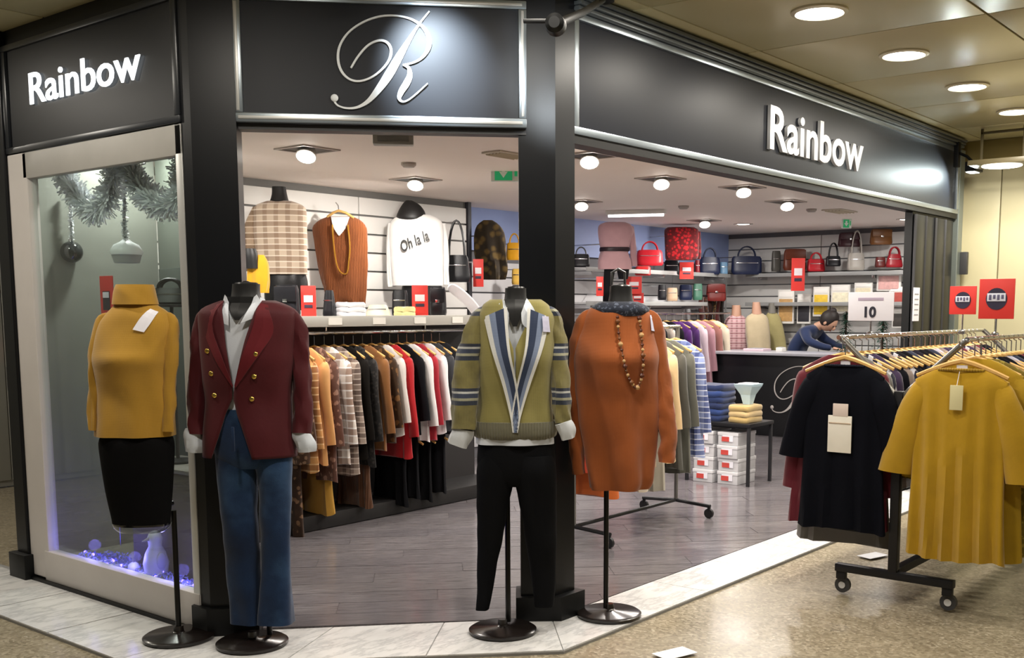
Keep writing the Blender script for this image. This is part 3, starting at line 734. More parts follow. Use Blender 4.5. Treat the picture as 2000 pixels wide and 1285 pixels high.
mb = MB(); fsh.loft(mb, 56, 34, .006, 6, 2, wr=.004); shirt = mb.build('shirt', SHW, root)
for sp in (((907, 836, 19), (903, 852, 22), (898, 868, 20)), ((1100, 824, 15), (1106, 842, 16), (1110, 856, 13))):
    mb = MB(); sleeve(mb, sp, D, x0, [-.08]*3, 18, 10, .012, 2); mb.build('cuff', cloth('#c8ccd0', 'weave'), shirt)
patch(fsh, [(987, 588), (993, 612), (1004, 640)], [(1028, 588), (1023, 612), (1012, 640)], .022, .002, 8).build('neck_front', plain('#0b0b0c', .5), root)
patch(fsh, [(984, 586), (972, 606), (966, 632)], [(996, 614), (996, 634), (988, 646)], .026, .003, 8).build('collar_wing', SHW, shirt)
patch(fsh, [(1030, 586), (1044, 606), (1052, 630)], [(1020, 614), (1022, 634), (1032, 644)], .026, .003, 8).build('collar_wing', SHW, shirt)
neck(root, [(566, 987, 1028), (584, 986, 1029), (606, 982, 1034), (632, 980, 1036)], D, x0, yo=-.02)
patch(fo, [(1060, 620), (1062, 650)], [(1082, 622), (1084, 652)], .040, .002, 4).build('price_tag', plain('#c9c8e0', .6), sw, False)
BT = cloth('#0d0e11', 'weave', .15)
mb = MB(); Form([(846, 936, 1076), (880, 933, 1083), (910, 932, 1085), (935, 940, 1078), (950, 960, 1060)], D, x0, .56).loft(mb, 48, 14, wr=.004); jn = mb.build('trousers', BT, root)
mb = MB(); leg(mb, [(890, 936, 1004), (920, 931, 1008), (960, 931, 1000), (1010, 932, 990), (1080, 933, 976), (1140, 932, 965), (1192, 930, 955)], D, x0, -.01, 1, .002, .95); mb.build('trouser_leg', BT, jn)
mb = MB(); leg(mb, [(890, 1000, 1080), (920, 999, 1086), (960, 1009, 1087), (1010, 1020, 1087), (1080, 1030, 1087), (1140, 1038, 1086), (1184, 1043, 1083)], D, x0, -.01, 4, .002, .95); mb.build('trouser_leg', BT, jn)
stand(root, 991, D, x0, lz(900, D), .06, px=lx(991, 1200, D) - x0)

# ---- long orange jumper with a necklace
root, D, x0 = manne('mannequin', 'mannequin in a long orange jumper with wooden bead necklace', 1190, 1205)
ORG = cloth('#9e5322', 'knit')
rows = [(596, 1168, 1246), (606, 1150, 1264), (618, 1142, 1272), (634, 1136, 1278), (670, 1128, 1284, .02), (700, 1122, 1288, .05), (730, 1122, 1286, .03), (780, 1126, 1286), (830, 1132, 1284), (890, 1140, 1278), (940, 1147, 1272), (957, 1152, 1264)]
fo = Form(rows, D, x0, .60)
mb = MB(); fo.loft(mb, 84, 60, .016, 5, 1, wr=.012); sw = mb.build('jumper', ORG, root)
for sp, ys in ((((1162, 618, 11), (1142, 636, 19), (1130, 700, 18), (1125, 790, 15), (1126, 880, 14), (1130, 928, 13)), [0, 0, .02, .02, 0, 0]), (((1252, 618, 11), (1274, 636, 19), (1288, 720, 19), (1298, 800, 18), (1303, 860, 17), (1300, 904, 15)), [0, 0, 0, -.02, -.03, -.04])):
    mb = MB(); sleeve(mb, sp, D, x0, ys, 22, 32, .012, sp[0][0]); mb.build('sleeve', ORG, sw)
mb = MB(); Form([(592, 1178, 1240), (599, 1164, 1256), (608, 1158, 1264), (620, 1164, 1258)], D, x0, .72).loft(mb, 44, 8, .002, 9, 2, grow=.012); mb.build('patterned_collar', spots('#5a6274', '#1d2230', 60), sw)
neck(root, [(562, 1191, 1234), (580, 1190, 1235), (600, 1186, 1240), (615, 1182, 1246)], D, x0)
nk = [(1204, 622), (1206, 655), (1212, 690), (1219, 722), (1230, 746), (1240, 756), (1248, 742), (1252, 712), (1251, 680), (1249, 650), (1246, 624)]
Q = cr(nk, 34); mbN = MB().tube([fo.fpx(u, v, .014) for u, v in Q], .0022, 5); nko = mbN.build('necklace', plain('#4a2c18', .5), root)
for i, (u, v) in enumerate(Q):
    MB().ball(fo.fpx(u, v, .017), .012 if i % 4 == 1 else .008, 8).build('bead', plain(('#5d2a14', '#7d4a22', '#c9a06a')[i % 3], .35), nko)
patch(fo, [(1268, 618), (1270, 648)], [(1286, 620), (1288, 652)], .024, .002, 4).build('price_tag', plain('#d6daf0', .6), sw, False)
stand(root, 1184, D, x0, lz(900, D), .02, px=lx(1184, 1100, D) - x0)
mb = MB(); a = lx(1195, 560, D) - x0; mb.tube([(a, .02, lz(566, D)), (a, .02, lz(535, D)), (a + .03, .02, lz(528, D)), (a + .06, .02, lz(535, D)), (a + .06, .02, lz(566, D))], .006, 8); mb.build('carry_handle', plain('#2a2a2c', .35), root)

# ================================================================== LAMPS
def hall_light(x, y, label):
    r = thing('ceiling_downlight', label, 'light', (x, y, ZH - .001), 0, 'round downlights of the hall ceiling')
    MB().lathe([(.135, 0), (.135, -.008), (.115, -.014), (.112, -.004)], n=28).build('trim_ring', plain('#d9d2b8', .35, metal=.3), r)
    MB().lathe([(.111, -.002), (.108, -.006), (.01, -.007)], n=28).build('lamp_disc', emit('#fffaf0', 14.0), r)
    add_light('AREA', (x, y, ZH - .03), HALL_W, (1, .93, .82), (x, y, 0), .2, parent=r)
names = ['nearest of the round downlights above the right fascia', 'second round downlight above the right fascia', 'third round downlight above the right fascia', 'fourth round downlight, nearest the cream wall']
for k in range(4): hall_light(4.88 + 1.085*k, 2.30, names[k])
for x, y in ((3.80, 2.30), (2.72, 2.30), (1.64, 2.9), (1.64, 4.7), (1.64, 6.6), (2.6, 8.3), (3.26, .5), (5.42, .5), (7.6, .5)):  # unseen: rows continued, front row and far wall lamp added for their light
    hall_light(x, y, 'unseen round downlight added to the hall ceiling')
# square hanging lamp before the cream wall
c = onx(1958, 300, 8.8)
r = thing('hanging_lamp', 'square framed lamp hanging before the cream wall', 'light', c)
for sx in (-.16, .16): MB().box((0, sx, .06), (.02, .02, .30), b=.003).build('hanger_bar', plain('#5d5438', .4), r)
MB().box((0, 0, .17), (.02, .34, .02), b=.003).build('cross_bar', plain('#5d5438', .4), r)
MB().box((0, 0, -.07), (.30, .44, .04), b=.006).build('tray', plain('#6b6248', .4), r)
MB().lathe([(.15, -.095), (.14, -.1), (.01, -.1)], n=24).build('lamp_disc', emit('#fffaf0', 14.0), r)
add_light('AREA', (c.x, c.y, c.z - .13), 14, (1, .93, .82), (c.x, c.y, 0), .2, parent=r)

def shop_light(u, v, label, d=(0, 0), watts=SHOP_W, warm=(1, .93, .86)):
    c = onz(u, v, ZC); r = thing('recessed_spot', label, 'light', (c.x, c.y, ZC), 0, 'recessed swivel spots of the shop ceiling')
    for a, b, e, f in ((-.13, 0, .02, .28), (.13, 0, .02, .28), (0, -.13, .24, .02), (0, .13, .24, .02)):
        MB().box((a, b, -.004), (e, f, .010), b=.002).build('frame_bar', plain('#b3aaa4', .4), r)
    MB().box((0, 0, -.001), (.24, .24, .004)).build('recess', plain('#3c3836', .5), r, False)
    M = Matrix.Rotation(.5, 3, 'Y') @ Matrix.Rotation(-.35, 3, 'X')
    mb = MB(); prof = [(.045, .03), (.062, -.035), (.064, -.04)]
    mb.lathe(prof, n=20); mb.v = [M @ q + Vector((-.02, -.02, -.02)) for q in mb.v]; mb.build('lamp_housing', plain('#d8d2cc', .4), r)
    mb = MB().lathe([(.056, -.0405), (.05, -.044), (.01, -.046)], n=20); mb.v = [M @ q + Vector((-.02, -.02, -.02)) for q in mb.v]; mb.build('lamp_disc', emit('#fff6ea', 16.0), r)
    add_light('AREA', (c.x - .03, c.y - .03, ZC - .12), watts, warm, (c.x + d[0] - .03, c.y + d[1] - .03, 0), .14, parent=r)
for u, v, l, d in ((600, 291, 'warm recessed spot behind the left of the entrance sign', (0, .6)), (812, 350, 'recessed spot before the hanging rust vest', (0, .8)), (1150, 303, 'recessed spot just right of the black pillar', (0, 0)), (1135, 393, 'recessed spot above the pink dress form', (0, .5)), (1290, 348, 'bright recessed spot above the orange mannequin', (0, 0)), (1375, 430, 'double recessed spot above the red blouse form', (0, .5)), (1450, 365, 'recessed spot under the middle of the right fascia', (0, 0)), (1535, 393, 'bright recessed spot above the counter front', (0, 0)), (1340, 300, 'small recessed spot close behind the right fascia', (0, 0)), (1545, 345, 'small recessed spot behind the Rainbow lettering', (0, 0))):
    shop_light(u, v, l, d)
for x, y in ((3.35, 5.9), (10.9, 6.0), (11.4, 4.3)):
    q = thing('recessed_spot', 'recessed shop spot hidden from the photo', 'light', (x, y, ZC), 0, 'recessed swivel spots of the shop ceiling')
    MB().lathe([(.11, 0), (.11, -.006), (.09, -.01), (.08, -.004)], n=24).build('trim_ring', plain('#b3aaa4', .4), q)
    MB().lathe([(.08, -.003), (.07, -.005), (.01, -.006)], n=24).build('lamp_disc', emit('#fff6ea', 16.0), q)
    add_light('AREA', (x, y, ZC - .03), SHOP_W, (1, .95, .9), (x, y, 0), .14, parent=q)
# fluorescent fitting
a, b = onz(1185, 412, ZC), onz(1300, 409, ZC)
r = thing('strip_light', 'white fluorescent strip light on the shop ceiling', 'light', ((a.x + b.x)/2, (a.y + b.y)/2, ZC), math.atan2(b.y - a.y, b.x - a.x))
MB().box((0, 0, -.02), ((b - a).length, .10, .04), b=.008).build('tray', WHITE, r)
MB().cyl((-(b - a).length*.47, 0, -.05), ((b - a).length*.47, 0, -.05), .013, 10).build('tube', emit('#ffffff', 5.0), r)
# sign floodlight on an arm by the pillar top
d_ = ray(1085, 48); hd_ = Vector((0, 0, H)) + d_*(3.95/d_.dot(FW2))
m0 = Vector((4.06, 2.97, ZH - .01))
r = thing('sign_floodlight', 'black floodlight on a ceiling arm aimed at the entrance sign', 'light', m0)
MB().lathe([(.05, .008), (.05, -.01), (.02, -.02)], n=20).build('ceiling_plate', BLACKM, r)
h = hd_ - m0
MB().tube([(0, 0, 0), h*.5 + Vector((0, 0, -.01)), h], .016, 10).build('arm', BLACKM, r)
aim = Vector((3.98, 3.05, 2.52)); ax = (aim - hd_).normalized(); Mq = ax.to_track_quat('-Z', 'Y').to_matrix()
mb = MB().lathe([(.02, .05), (.034, .035), (.036, -.015), (.038, -.022)], n=20); mb.v = [Mq @ q + h for q in mb.v]; mb.build('lamp_head', BLACKM, r)
mb = MB().lathe([(.034, -.0225), (.03, -.024), (.01, -.025)], n=20); mb.v = [Mq @ q + h for q in mb.v]; mb.build('lamp_disc', emit('#eaf3ff', 8.0), r)
MB().box(h + RT*-.05 + Vector((0, 0, .012)), (.13, .025, .012), Matrix.Rotation(MROT, 3, 'Z'), .003).build('yoke', BLACKM, r)
add_light('SPOT', hd_ + ax*.05, 34, (.85, .94, 1), aim, .02, .95, .7, parent=r)
# lamp over the entrance sign, just above the picture
q0 = chp(L0 + (L1 - L0)*.62, .62, ZH - .002); aim = chp(L0 + (L1 - L0)*.69, 0, 2.47)
r = thing('sign_floodlight', 'floodlight on the hall ceiling above the entrance sign', 'light', q0)
MB().lathe([(.05, 0), (.05, -.012), (.02, -.02)], n=20).build('ceiling_plate', BLACKM, r)
hh = Vector((0, 0, -.05)); ax = (aim - (q0 + hh)).normalized(); Mq = ax.to_track_quat('-Z', 'Y').to_matrix()
mb = MB().lathe([(.03, .03), (.045, .02), (.05, -.02), (.052, -.026)], n=20); mb.v = [Mq @ q + hh for q in mb.v]; mb.build('lamp_head', BLACKM, r)
mb = MB().lathe([(.045, -.0265), (.04, -.029), (.01, -.03)], n=20); mb.v = [Mq @ q + hh for q in mb.v]; mb.build('lamp_disc', emit('#eaf3ff', 8.0), r)
add_light('SPOT', q0 + hh + ax*.05, 105, (.74, .87, 1), aim, .02, .9, .95, parent=r)
# floodlight at the far end of the right fascia
q0 = Vector((9.02, 2.86, 2.60)); r = thing('sign_floodlight', 'black floodlight at the far end of the right fascia', 'light', (9.02, 3.0, 2.7))
MB().box((0, 0, 0), (.06, .04, .2), b=.005).build('bracket', BLACKM, r)
MB().tube([(0, 0, .02), (0, -.08, -.02), (0, -.14, -.08)], .012, 8).build('arm', BLACKM, r)
MB().box((0, -.14, -.11), (.16, .10, .08), b=.01).build('lamp_head', BLACKM, r)
MB().box((0, -.13, -.152), (.12, .07, .004)).build('lamp_panel', emit('#eaf6ff', 10.0), r, False)
add_light('SPOT', (9.0, 2.87, 2.54), 30, (.82, .95, .95), (8.6, 3.06, 2.30), .03, 2.2, .3, parent=r)

# ================================================================== HANGING CLOTHES
def hanger_mesh(w=.21, drop=.075, hook=.075):
    mb = MB(); n = 9
    P = [(-w + 2*w*i/(n - 1), 0, -hook - .012 - drop*(abs(-1 + 2*i/(n - 1))**1.25)) for i in range(n)]
    mb.tube(P, [.009, .010, .011, .012, .013, .012, .011, .010, .009], 6, flat=.8)
    return mb.mesh('hanger', WOODH)
def hook_mesh(hook=.075):
    P = [(0, 0, -hook - .01), (0, 0, -.03)]
    for i in range(9):
        a = -PI/2 + PI*1.35*i/8; P.append((.016*math.cos(a) , 0, -.006 + .016*math.sin(a) ))
    return MB().tube(P, .0028, 5).mesh('hook', CHROME)
HANG, HOOK = hanger_mesh(), hook_mesh()
def garment_mesh(name, mat, L=.7, w=.21, hem=.23, th=.035, n=28, nr=18, seed=0, fold=.012, neckw=.075, slope=.075, top=-.09, kf=5, vneck=.02):
    """x = shoulder axis, y = thickness, hangs below z = 0"""
    mb = MB(); R = []
    for i in range(nr):
        f = i/(nr - 1)
        if i < 5:
            g = i/4; hw = neckw + (w - neckw)*g; z = top - slope*(g**1.2); tk = .010 + (th - .010)*g**.7*.6
        else:
            g = (i - 4)/(nr - 5); hw = w + (hem - w)*g - .012*math.sin(PI*g); z = top - slope - (L - slope)*g; tk = th*(.6 + .4*math.sin(PI*min(1, g*1.3 + .2)*.5 + .2))
        ring = []
        for k in range(n):
            a = 2*PI*k/n; sn, cs = math.sin(a), math.cos(a)
            x = hw*math.copysign(abs(sn)**.75, sn); y = tk*math.copysign(abs(cs)**.8, cs)
            y += fold*f*math.sin(kf*PI*x/w + seed + 1.2*f) + .006*noise.noise(Vector((x*7, z*5, seed)))
            zz = z
            if i < 3 and cs < 0: zz -= vneck*(1 - i/3)*max(0, 1 - abs(x)/neckw)
            zz += .008*f*math.sin(3*a + seed) if i == nr - 1 else 0
            ring.append(Vector((x, y, zz)))
        R.append(ring)
    mb.rings(R); return mb.mesh(name, mat)
def sleeve_mesh(mat, s=1, w=.21, L=.5, r0=.075, r1=.045, splay=.07, top=-.09, slope=.075, seed=0, flat=.5, fwd=0.0, n=16, nr=16):
    """outer and inner edge curves, closed into a soft flattened sleeve"""
    mb = MB(); R = []; zs = top - slope
    O = cr([(w - .085, zs + .030), (w - .012, zs - .002), (w + .030, zs - .05), (w + splay*.6 + r1*.7, zs - L*.5), (w + splay + r1, zs - L)], nr)
    I = cr([(w - .10, zs - .02), (w - .09, zs - .10), (w - .045, zs - .19), (w + splay*.45 - r1*.8, zs - L*.6), (w + splay - r1, zs - L - .012)], nr)
    for i in range(nr):
        o, q = Vector(O[i]), Vector(I[i]); c = (o + q)/2; h = (o - q)/2; tk = max(.012, min(h.length*flat, .042)); f = i/(nr - 1); ring = []
        for k in range(n):
            a = 2*PI*k/n; g = 1 + .10*noise.noise(Vector((math.cos(a), f*6 + seed, math.sin(a))))
            ring.append(Vector((s*(c.x + h.x*math.cos(a)*g), fwd*f + tk*math.sin(a)*g + .006*math.sin(f*9 + seed), c.y + h.y*math.cos(a)*g)))
        R.append(ring)
    mb.rings(R); return mb.mesh('sleeve', mat)
CACHE = {}
def hang(name, label, cat, loc, rot, mat, group=None, key=None, sleeves=True, hanger=True, **kw):
    """a garment thing: body, two sleeves, wooden hanger with hook; loc is the rail point"""
    key = key or (mat.name, str(sorted(kw.items())), sleeves)
    if key not in CACHE:
        sk = {k: kw[k] for k in ('w', 'splay', 'r0', 'r1', 'top', 'slope', 'fwd') if k in kw}; sl = kw.get('SL', .5)
        gk = {k: v for k, v in kw.items() if k in ('L', 'w', 'hem', 'th', 'n', 'nr', 'seed', 'fold', 'neckw', 'slope', 'top', 'kf', 'vneck')}
        CACHE[key] = (garment_mesh('garment_body', mat, **gk), [sleeve_mesh(mat, s, L=sl, seed=s*3 + 5, **sk) for s in (-1, 1)] if sleeves else [])
    body, sl = CACHE[key]
    r = thing(name, label, cat, loc, rot, group)
    obj('garment_body', body, r)
    for m in sl: obj('sleeve', m, r)
    if hanger:
        h = obj('hanger', HANG, r); obj('hook', HOOK, h)
    return r
HP = PI/2
# ---------------------------------------------------------------- gondola rail on the left
GY, GZ = 5.56, 1.29
gd = thing('wall_rail_gondola', 'long grey display gondola with a shelf above its clothes rail', 'rack', (5.0, GY, 0))
MB().box((-.05, .17, GZ + .085), (2.7, .46, .03), b=.004).build('shelf', plain('#bdbcb6', .35, metal=.2), gd)
MB().box((-.05, -.065, GZ + .075), (2.7, .012, .07), b=.003).build('price_rail', plain('#a8a69e', .4), gd)
MB().cyl((-1.4, 0, GZ), (1.3, 0, GZ), .012, 12).build('rail', CHROME, gd)
for x in (-1.35, -.45, .45, 1.25):
    MB().box((x, .02, GZ + .035), (.012, .03, .09), b=.002).build('rail_bracket', CHROME, gd)
for x in (-1.38, .0, 1.28):
    MB().box((x, .36, .68), (.04, .04, 1.36), b=.004).build('upright', plain('#7b7a76', .4), gd)
MB().box((-.05, .34, .70), (2.7, .02, 1.30)).build('back_panel', plain('#2a2828', .6), gd, False)
MB().box((-.05, .15, .06), (2.7, .40, .10), b=.005).build('foot_board', plain('#1c1b1b', .5), gd)
for k in range(7): MB().box((-1.2 + k*.38, -.075, GZ + .075), (.11, .006, .045)).build('price_card', plain('#dfddd4', .5), gd, False)
G = 'clothes on the gondola rail'
snake, tanp = spots('#8a6a50', '#2b1d18', 26, .3, .4), plaid('#e0a363', '#8a5530', '#f0cc98', 11)
crp = plaid('#eae2d8', '#8d6a56', '#ffffff', 10); bkp = spots('#3a3632', '#121112', 40, .2, .5)
rowg = [  # x, mat, length, label
    (4.200, spots('#a5846a', '#4a3226', 30), .72, 'brown mottled blouse at the left end of the gondola rail'),
    (4.282, tanp, .78, 'orange tan checked shirt on the gondola rail'),
    (4.363, cloth('#e3a868', 'weave'), .74, 'plain tan overshirt next to the orange checked shirt'),
    (4.445, spots('#b08a78', '#5c3a30', 24), .86, 'dusky pink mottled top hanging on the gondola rail'),
    (4.526, crp, .76, 'cream and brown checked jacket on the gondola rail'),
    (4.607, plaid('#a8978a', '#4c3b36', '#d5c8bb', 14), .84, 'grey brown checked jacket behind the cream one'),
    (4.689, cloth('#15120f'), .74, 'black top between the checked and patterned jackets'),
    (4.771, bkp, .80, 'black and grey patterned coat on the gondola rail'),
    (4.852, cloth('#8a5a2c', 'knit'), .70, 'caramel knitted cardigan on the gondola rail'),
    (4.934, spots('#7a5630', '#2c1c10', 20), .66, 'dark brown leopard print cardigan on the gondola rail'),
    (5.015, cloth('#ddd6cf'), .62, 'cream blouse left of the bright red jacket'),
    (5.097, cloth('#b3161f'), .78, 'bright red jacket standing proud on the gondola rail'),
    (5.178, cloth('#121216'), .62, 'black top between the two red garments'),
    (5.260, cloth('#e9e6e4'), .68, 'narrow white shirt left of the crimson top'),
    (5.341, cloth('#a31c2c'), .68, 'crimson top near the right end of the gondola rail'),
    (5.423, cloth('#ebe9ea'), .64, 'wide white blouse right of the crimson top'),
    (5.504, cloth('#33353a'), .62, 'charcoal cardigan near the right end of the gondola rail'),
    (5.585, cloth('#2a2b2f'), .66, 'dark grey cardigan at the right end of the gondola rail')]
for i, (x, m, L, lab) in enumerate(rowg):
    hang('hanging_garment', lab, 'clothes', (x, GY, GZ), HP + (random.random() - .5)*.12, m, G, L=L, th=.034, seed=i*1.3, SL=min(L*.72, .55), w=.19 + .02*random.random(), hem=.21, splay=.035, fold=.010)
# lower tier behind
for x, m, L, lab, z in ((4.20, snake, .58, 'brown snakeskin print trousers hanging low at the left end of the gondola', .66), (4.45, cloth('#b98b35', 'weave'), .42, 'mustard trousers hanging low below the tan overshirt', .62), (4.78, cloth('#5b3a24', 'rib'), .46, 'brown corduroy skirt hanging low below the cardigans', .66), (5.12, cloth('#101013'), .50, 'black trousers hanging low below the red jacket', .66), (5.24, cloth('#141417'), .46, 'second black trousers hanging low beside the first', .66), (5.36, cloth('#101012'), .50, 'third black trousers hanging low below the white blouse', .66), (5.50, cloth('#17171a'), .46, 'rightmost black trousers hanging low on the gondola', .66)):
    hang('hanging_trousers', lab, 'clothes', (x, GY + .04, z), HP, m, 'trousers on the low gondola rail', sleeves=False, L=L, w=.17, hem=.18, th=.03, seed=x*3, neckw=.15, slope=.03, vneck=0)
MB().cyl((-.95, .04, .64), (.7, .04, .64), .010, 10).build('low_rail', CHROME, gd)
for x in (-.72, 0, .68): MB().cyl((x, .04, .64), (x, .34, .64), .008, 8).build('low_rail_arm', CHROME, gd)

# ---------------------------------------------------------------- wheeled double rack in the hall
rk = thing('garment_rack', 'wheeled double-sided garment rack with forked chrome arms in the hall', 'rack', (5.07, 1.915, 0))
DK = plain('#232326', .4, metal=.5); GREYM = plain('#7f7d78', .3, metal=.7)
RL, RH, RY = 2.3, 1.305, .315
MB().box((0, 0, .135), (.045, .60, .04), b=.005).build('base_beam', DK, rk)
MB().box((RL, 0, .135), (.045, .60, .04), b=.005).build('base_beam', DK, rk)
MB().box((RL/2, 0, .15), (RL, .045, .04), b=.005).build('spine_beam', DK, rk)
for x in (0, RL):
    MB().box((x, 0, .60), (.045, .045, .90), b=.005).build('upright', DK, rk)
    for s in (-1, 1):
        MB().tube([(x, 0, 1.0), (x, s*.05, 1.06), (x, RY*s*.92, RH - .02), (x, RY*s, RH)], .014, 10).build('fork_arm', GREYM, rk)
        cs = MB().box((x, s*.27, .095), (.03, .05, .04), b=.004).build('caster', DK, rk)
        MB().cyl((x - .012 + .02, s*.27, .04), (x + .012 + .02, s*.27, .04), .04, 18).build('wheel', plain('#3a3a3c', .5), cs)
        MB().cyl((x - .016 + .02, s*.27, .04), (x + .016 + .02, s*.27, .04), .018, 12).build('hub', plain('#cfcfcf', .4), cs)
    MB().box((x - .001, 0, .98), (.03, .05, .10), b=.006).build('fork_joint', GREYM, rk)
MB().box((-.028, 0, .885), (.004, .02, .035)).build('price_card', PAPER, rk, False)
for s in (-1, 1): MB().cyl((-.02, s*RY, RH), (RL, s*RY, RH), .012, 12).build('rail', CHROME, rk)
YLc, YRc = 1.915 + RY, 1.915 - RY
# navy t-shirt at the near end, mustard knit at the other rail
NAVY = cloth('#090b14', 'weave')
ts = hang('hanging_tshirt', 'navy T-shirt with a pale bottle print on the near end of the rack', 'T-shirt', (5.035, 2.185, RH - .01), HP, NAVY, L=.83, w=.205, hem=.24, th=.035, SL=.42, splay=.075, r0=.088, r1=.07, seed=2, n=56, nr=34, fold=.016, neckw=.105, slope=.055, kf=4, top=-.125, vneck=.03)
for q, (a, b, c, d, m) in enumerate(((-.065, .06, -.375, -.56, PAPER), (-.045, .035, -.315, -.378, plain('#e2d2c8', .6)), (-.06, .055, -.41, -.415, plain('#b9a48c')))):
    MB().box(((a + b)/2, .048 + .002*q, (c + d)/2), (b - a, .006, abs(d - c)), b=.003).build('bottle_print', plain('#f3efe2', .6) if m is PAPER else m, ts)
MB().tube([(-.105, .010, -.130), (-.06, .020, -.128), (0, .024, -.128), (.06, .020, -.128), (.105, .010, -.130)], .006, 8).build('collar', cloth('#191c28', 'rib'), ts)
MB().box((0, -.004, -.115), (.05, .004, .02)).build('neck_label', PAPER, ts, False)
MUS = cloth('#b48c10', 'knit')
yl = hang('hanging_jumper', 'mustard yellow knitted jumper on the near end of the right rail', 'jumper', (5.03, 1.61, RH - .01), HP, MUS, L=.90, w=.215, hem=.235, th=.045, SL=.45, splay=.085, r0=.105, r1=.085, seed=4.1, n=64, nr=36, fold=.018, neckw=.105, slope=.055, kf=5, top=-.125, vneck=.03)
MB().tube([(-.105, .010, -.130), (-.06, .022, -.128), (0, .028, -.128), (.06, .022, -.128), (.105, .010, -.130)], .007, 8).build('collar', cloth('#a07c0e', 'rib'), yl)
MB().box((0, -.004, -.118), (.05, .004, .02)).build('neck_label', PAPER, yl, False)
mb = MB().box((.0, .062, -.255), (.06, .004, .115), b=.004).build('swing_tag', plain('#d8cfa0', .6), yl)
MB().cyl((0, .03, -.135), (0, .062, -.20), .0015, 5).build('tag_string', PAPER, mb)
hang('hanging_garment', 'maroon top hanging directly behind the navy T-shirt', 'clothes', (5.10, YLc, RH), HP, cloth('#5d0f20'), 'clothes on the wheeled rack', L=.87, w=.22, hem=.275, SL=.62, splay=.05, seed=1)
hang('hanging_garment', 'grey long top behind the maroon one, hem showing lowest', 'clothes', (5.16, YLc, RH), HP, cloth('#6a6967'), 'clothes on the wheeled rack', L=.97, w=.21, hem=.26, SL=.5, splay=.04, seed=3)
hang('hanging_jumper', 'second mustard jumper hanging right behind the yellow one', 'jumper', (5.11, YRc - .02, RH), HP, cloth('#a8860f', 'knit'), 'clothes on the wheeled rack', L=.94, w=.225, hem=.26, SL=.5, splay=.09, r0=.10, r1=.08, seed=7)
hang('hanging_jumper', 'olive yellow patterned jumper behind both mustard jumpers', 'jumper', (5.18, YRc - .03, RH), HP, spots('#9c8a35', '#6b5a1c', 50), 'clothes on the wheeled rack', L=.92, w=.23, hem=.27, SL=.52, splay=.10, r0=.10, r1=.08, seed=9)
cols = [cloth('#15151b'), cloth('#24212c'), bands([(0, '#d9d9e2'), (.5, '#22243a')], .05, 'X'), cloth('#3a2b4a'), cloth('#b9b6c6'), cloth('#1a1a20'), cloth('#6b2434'), cloth('#2c3247'), cloth('#8d7f78'), cloth('#121218')]
CN_ = ('black', 'charcoal', 'striped', 'plum', 'pale lilac', 'inky black', 'wine red', 'slate blue', 'taupe', 'jet black')
SEQ = [0, 2]; rs = random.Random(3); seen = set()
while len(SEQ) < 52:
    c_ = rs.randrange(10)
    if c_ in SEQ[-2:] or (SEQ[-2], SEQ[-1], c_) in seen: continue
    seen.add((SEQ[-2], SEQ[-1], c_)); SEQ.append(c_)
for s, nm, yy in ((0, 'left', YLc), (1, 'right', YRc)):
    seq = SEQ[s*24:s*24 + 26]
    for k in range(24):
        m = cols[seq[k + 1]]; cn = CN_[seq[k + 1]]
        lab = '%s garment between %s and %s ones on the %s rack rail' % (cn, CN_[seq[k]], CN_[seq[k + 2]], nm)
        hang('hanging_garment', lab, 'clothes', (5.26 + k*.085, yy, RH), HP + (random.random() - .5)*.1, m, 'tightly packed clothes on the %s rail' % nm, key=('pack', m.name), L=.72, w=.19, hem=.20, SL=.5, splay=.03, th=.03, seed=k % 3)
# signs on the rack
def card_sign(name, label, u0, v0, u1, v1, x, mat, zfoot, cat='sign'):
    a, b = onx(u0, v0, x), onx(u1, v1, x); wd, hg = abs(a.y - b.y), a.z - b.z
    r = thing(name, label, cat, (x, (a.y + b.y)/2, zfoot), -HP)
    MB().box((0, 0, b.z - zfoot + hg/2), (wd, .006, hg), b=.002).build('card', mat, r)
    MB().cyl((0, .006, 0), (0, .006, b.z - zfoot + hg*.4), .005, 8).build('stem', CHROME, r)
    MB().lathe([(.02, -.006), (.02, .012), (.006, .02)], n=12).build('clip', CHROME, r)
    return r, wd, hg, b.z - zfoot
r, wd, hg, z0 = card_sign('price_sign', 'white price card reading 10 on the left rail of the rack', 1658, 571, 1745, 627, 5.75, PAPER, RH)
me = text_mesh('10', hg*.50, .001, plain('#2b2b38', .6), .003); a, b = text_width(me)
o = obj('price_digits', me, r, (-(a + b)/2, -.006, z0 + hg*.14), (PI/2, 0, 0))
MB().box((0, -.004, z0 + hg*.76), (wd*.56, .002, hg*.10), b=.0005).build('faded_heading', plain('#b8a8bd', .6), r)
for nm, u0, v0, u1, v1, x in (('smaller', 1856, 559, 1906, 614, 6.4), ('larger', 1914, 545, 1980, 623, 6.0)):
    r, wd, hg, z0 = card_sign('sale_sign', '%s red sale placard with a dark round badge above the wheeled rack' % nm, u0, v0, u1, v1, x, RED, RH)
    z0 += hg*.5
    mb = MB(); n = 20
    mb.lathe([(wd*.30, 0), (wd*.30, .002), (.001, .002)], n=24); mb.v = [Vector((q.x, -.004 - q.z, q.y*1.05 + z0)) for q in mb.v]; mb.build('badge', plain('#26203a', .6), r)
    MB().box((0, -.008, z0 + hg*.04), (wd*.52, .003, hg*.2), b=.001).build('badge_band', plain('#d9dbe8', .6), r)
    for q in range(4): MB().box((wd*(-.17 + .115*q), -.0105, z0 + hg*(.04 + .012*(q % 2))), (wd*.07, .002, hg*(.10 if q % 2 else .13)), b=.0008).build('badge_mark', plain('#5d5a78', .6), r)

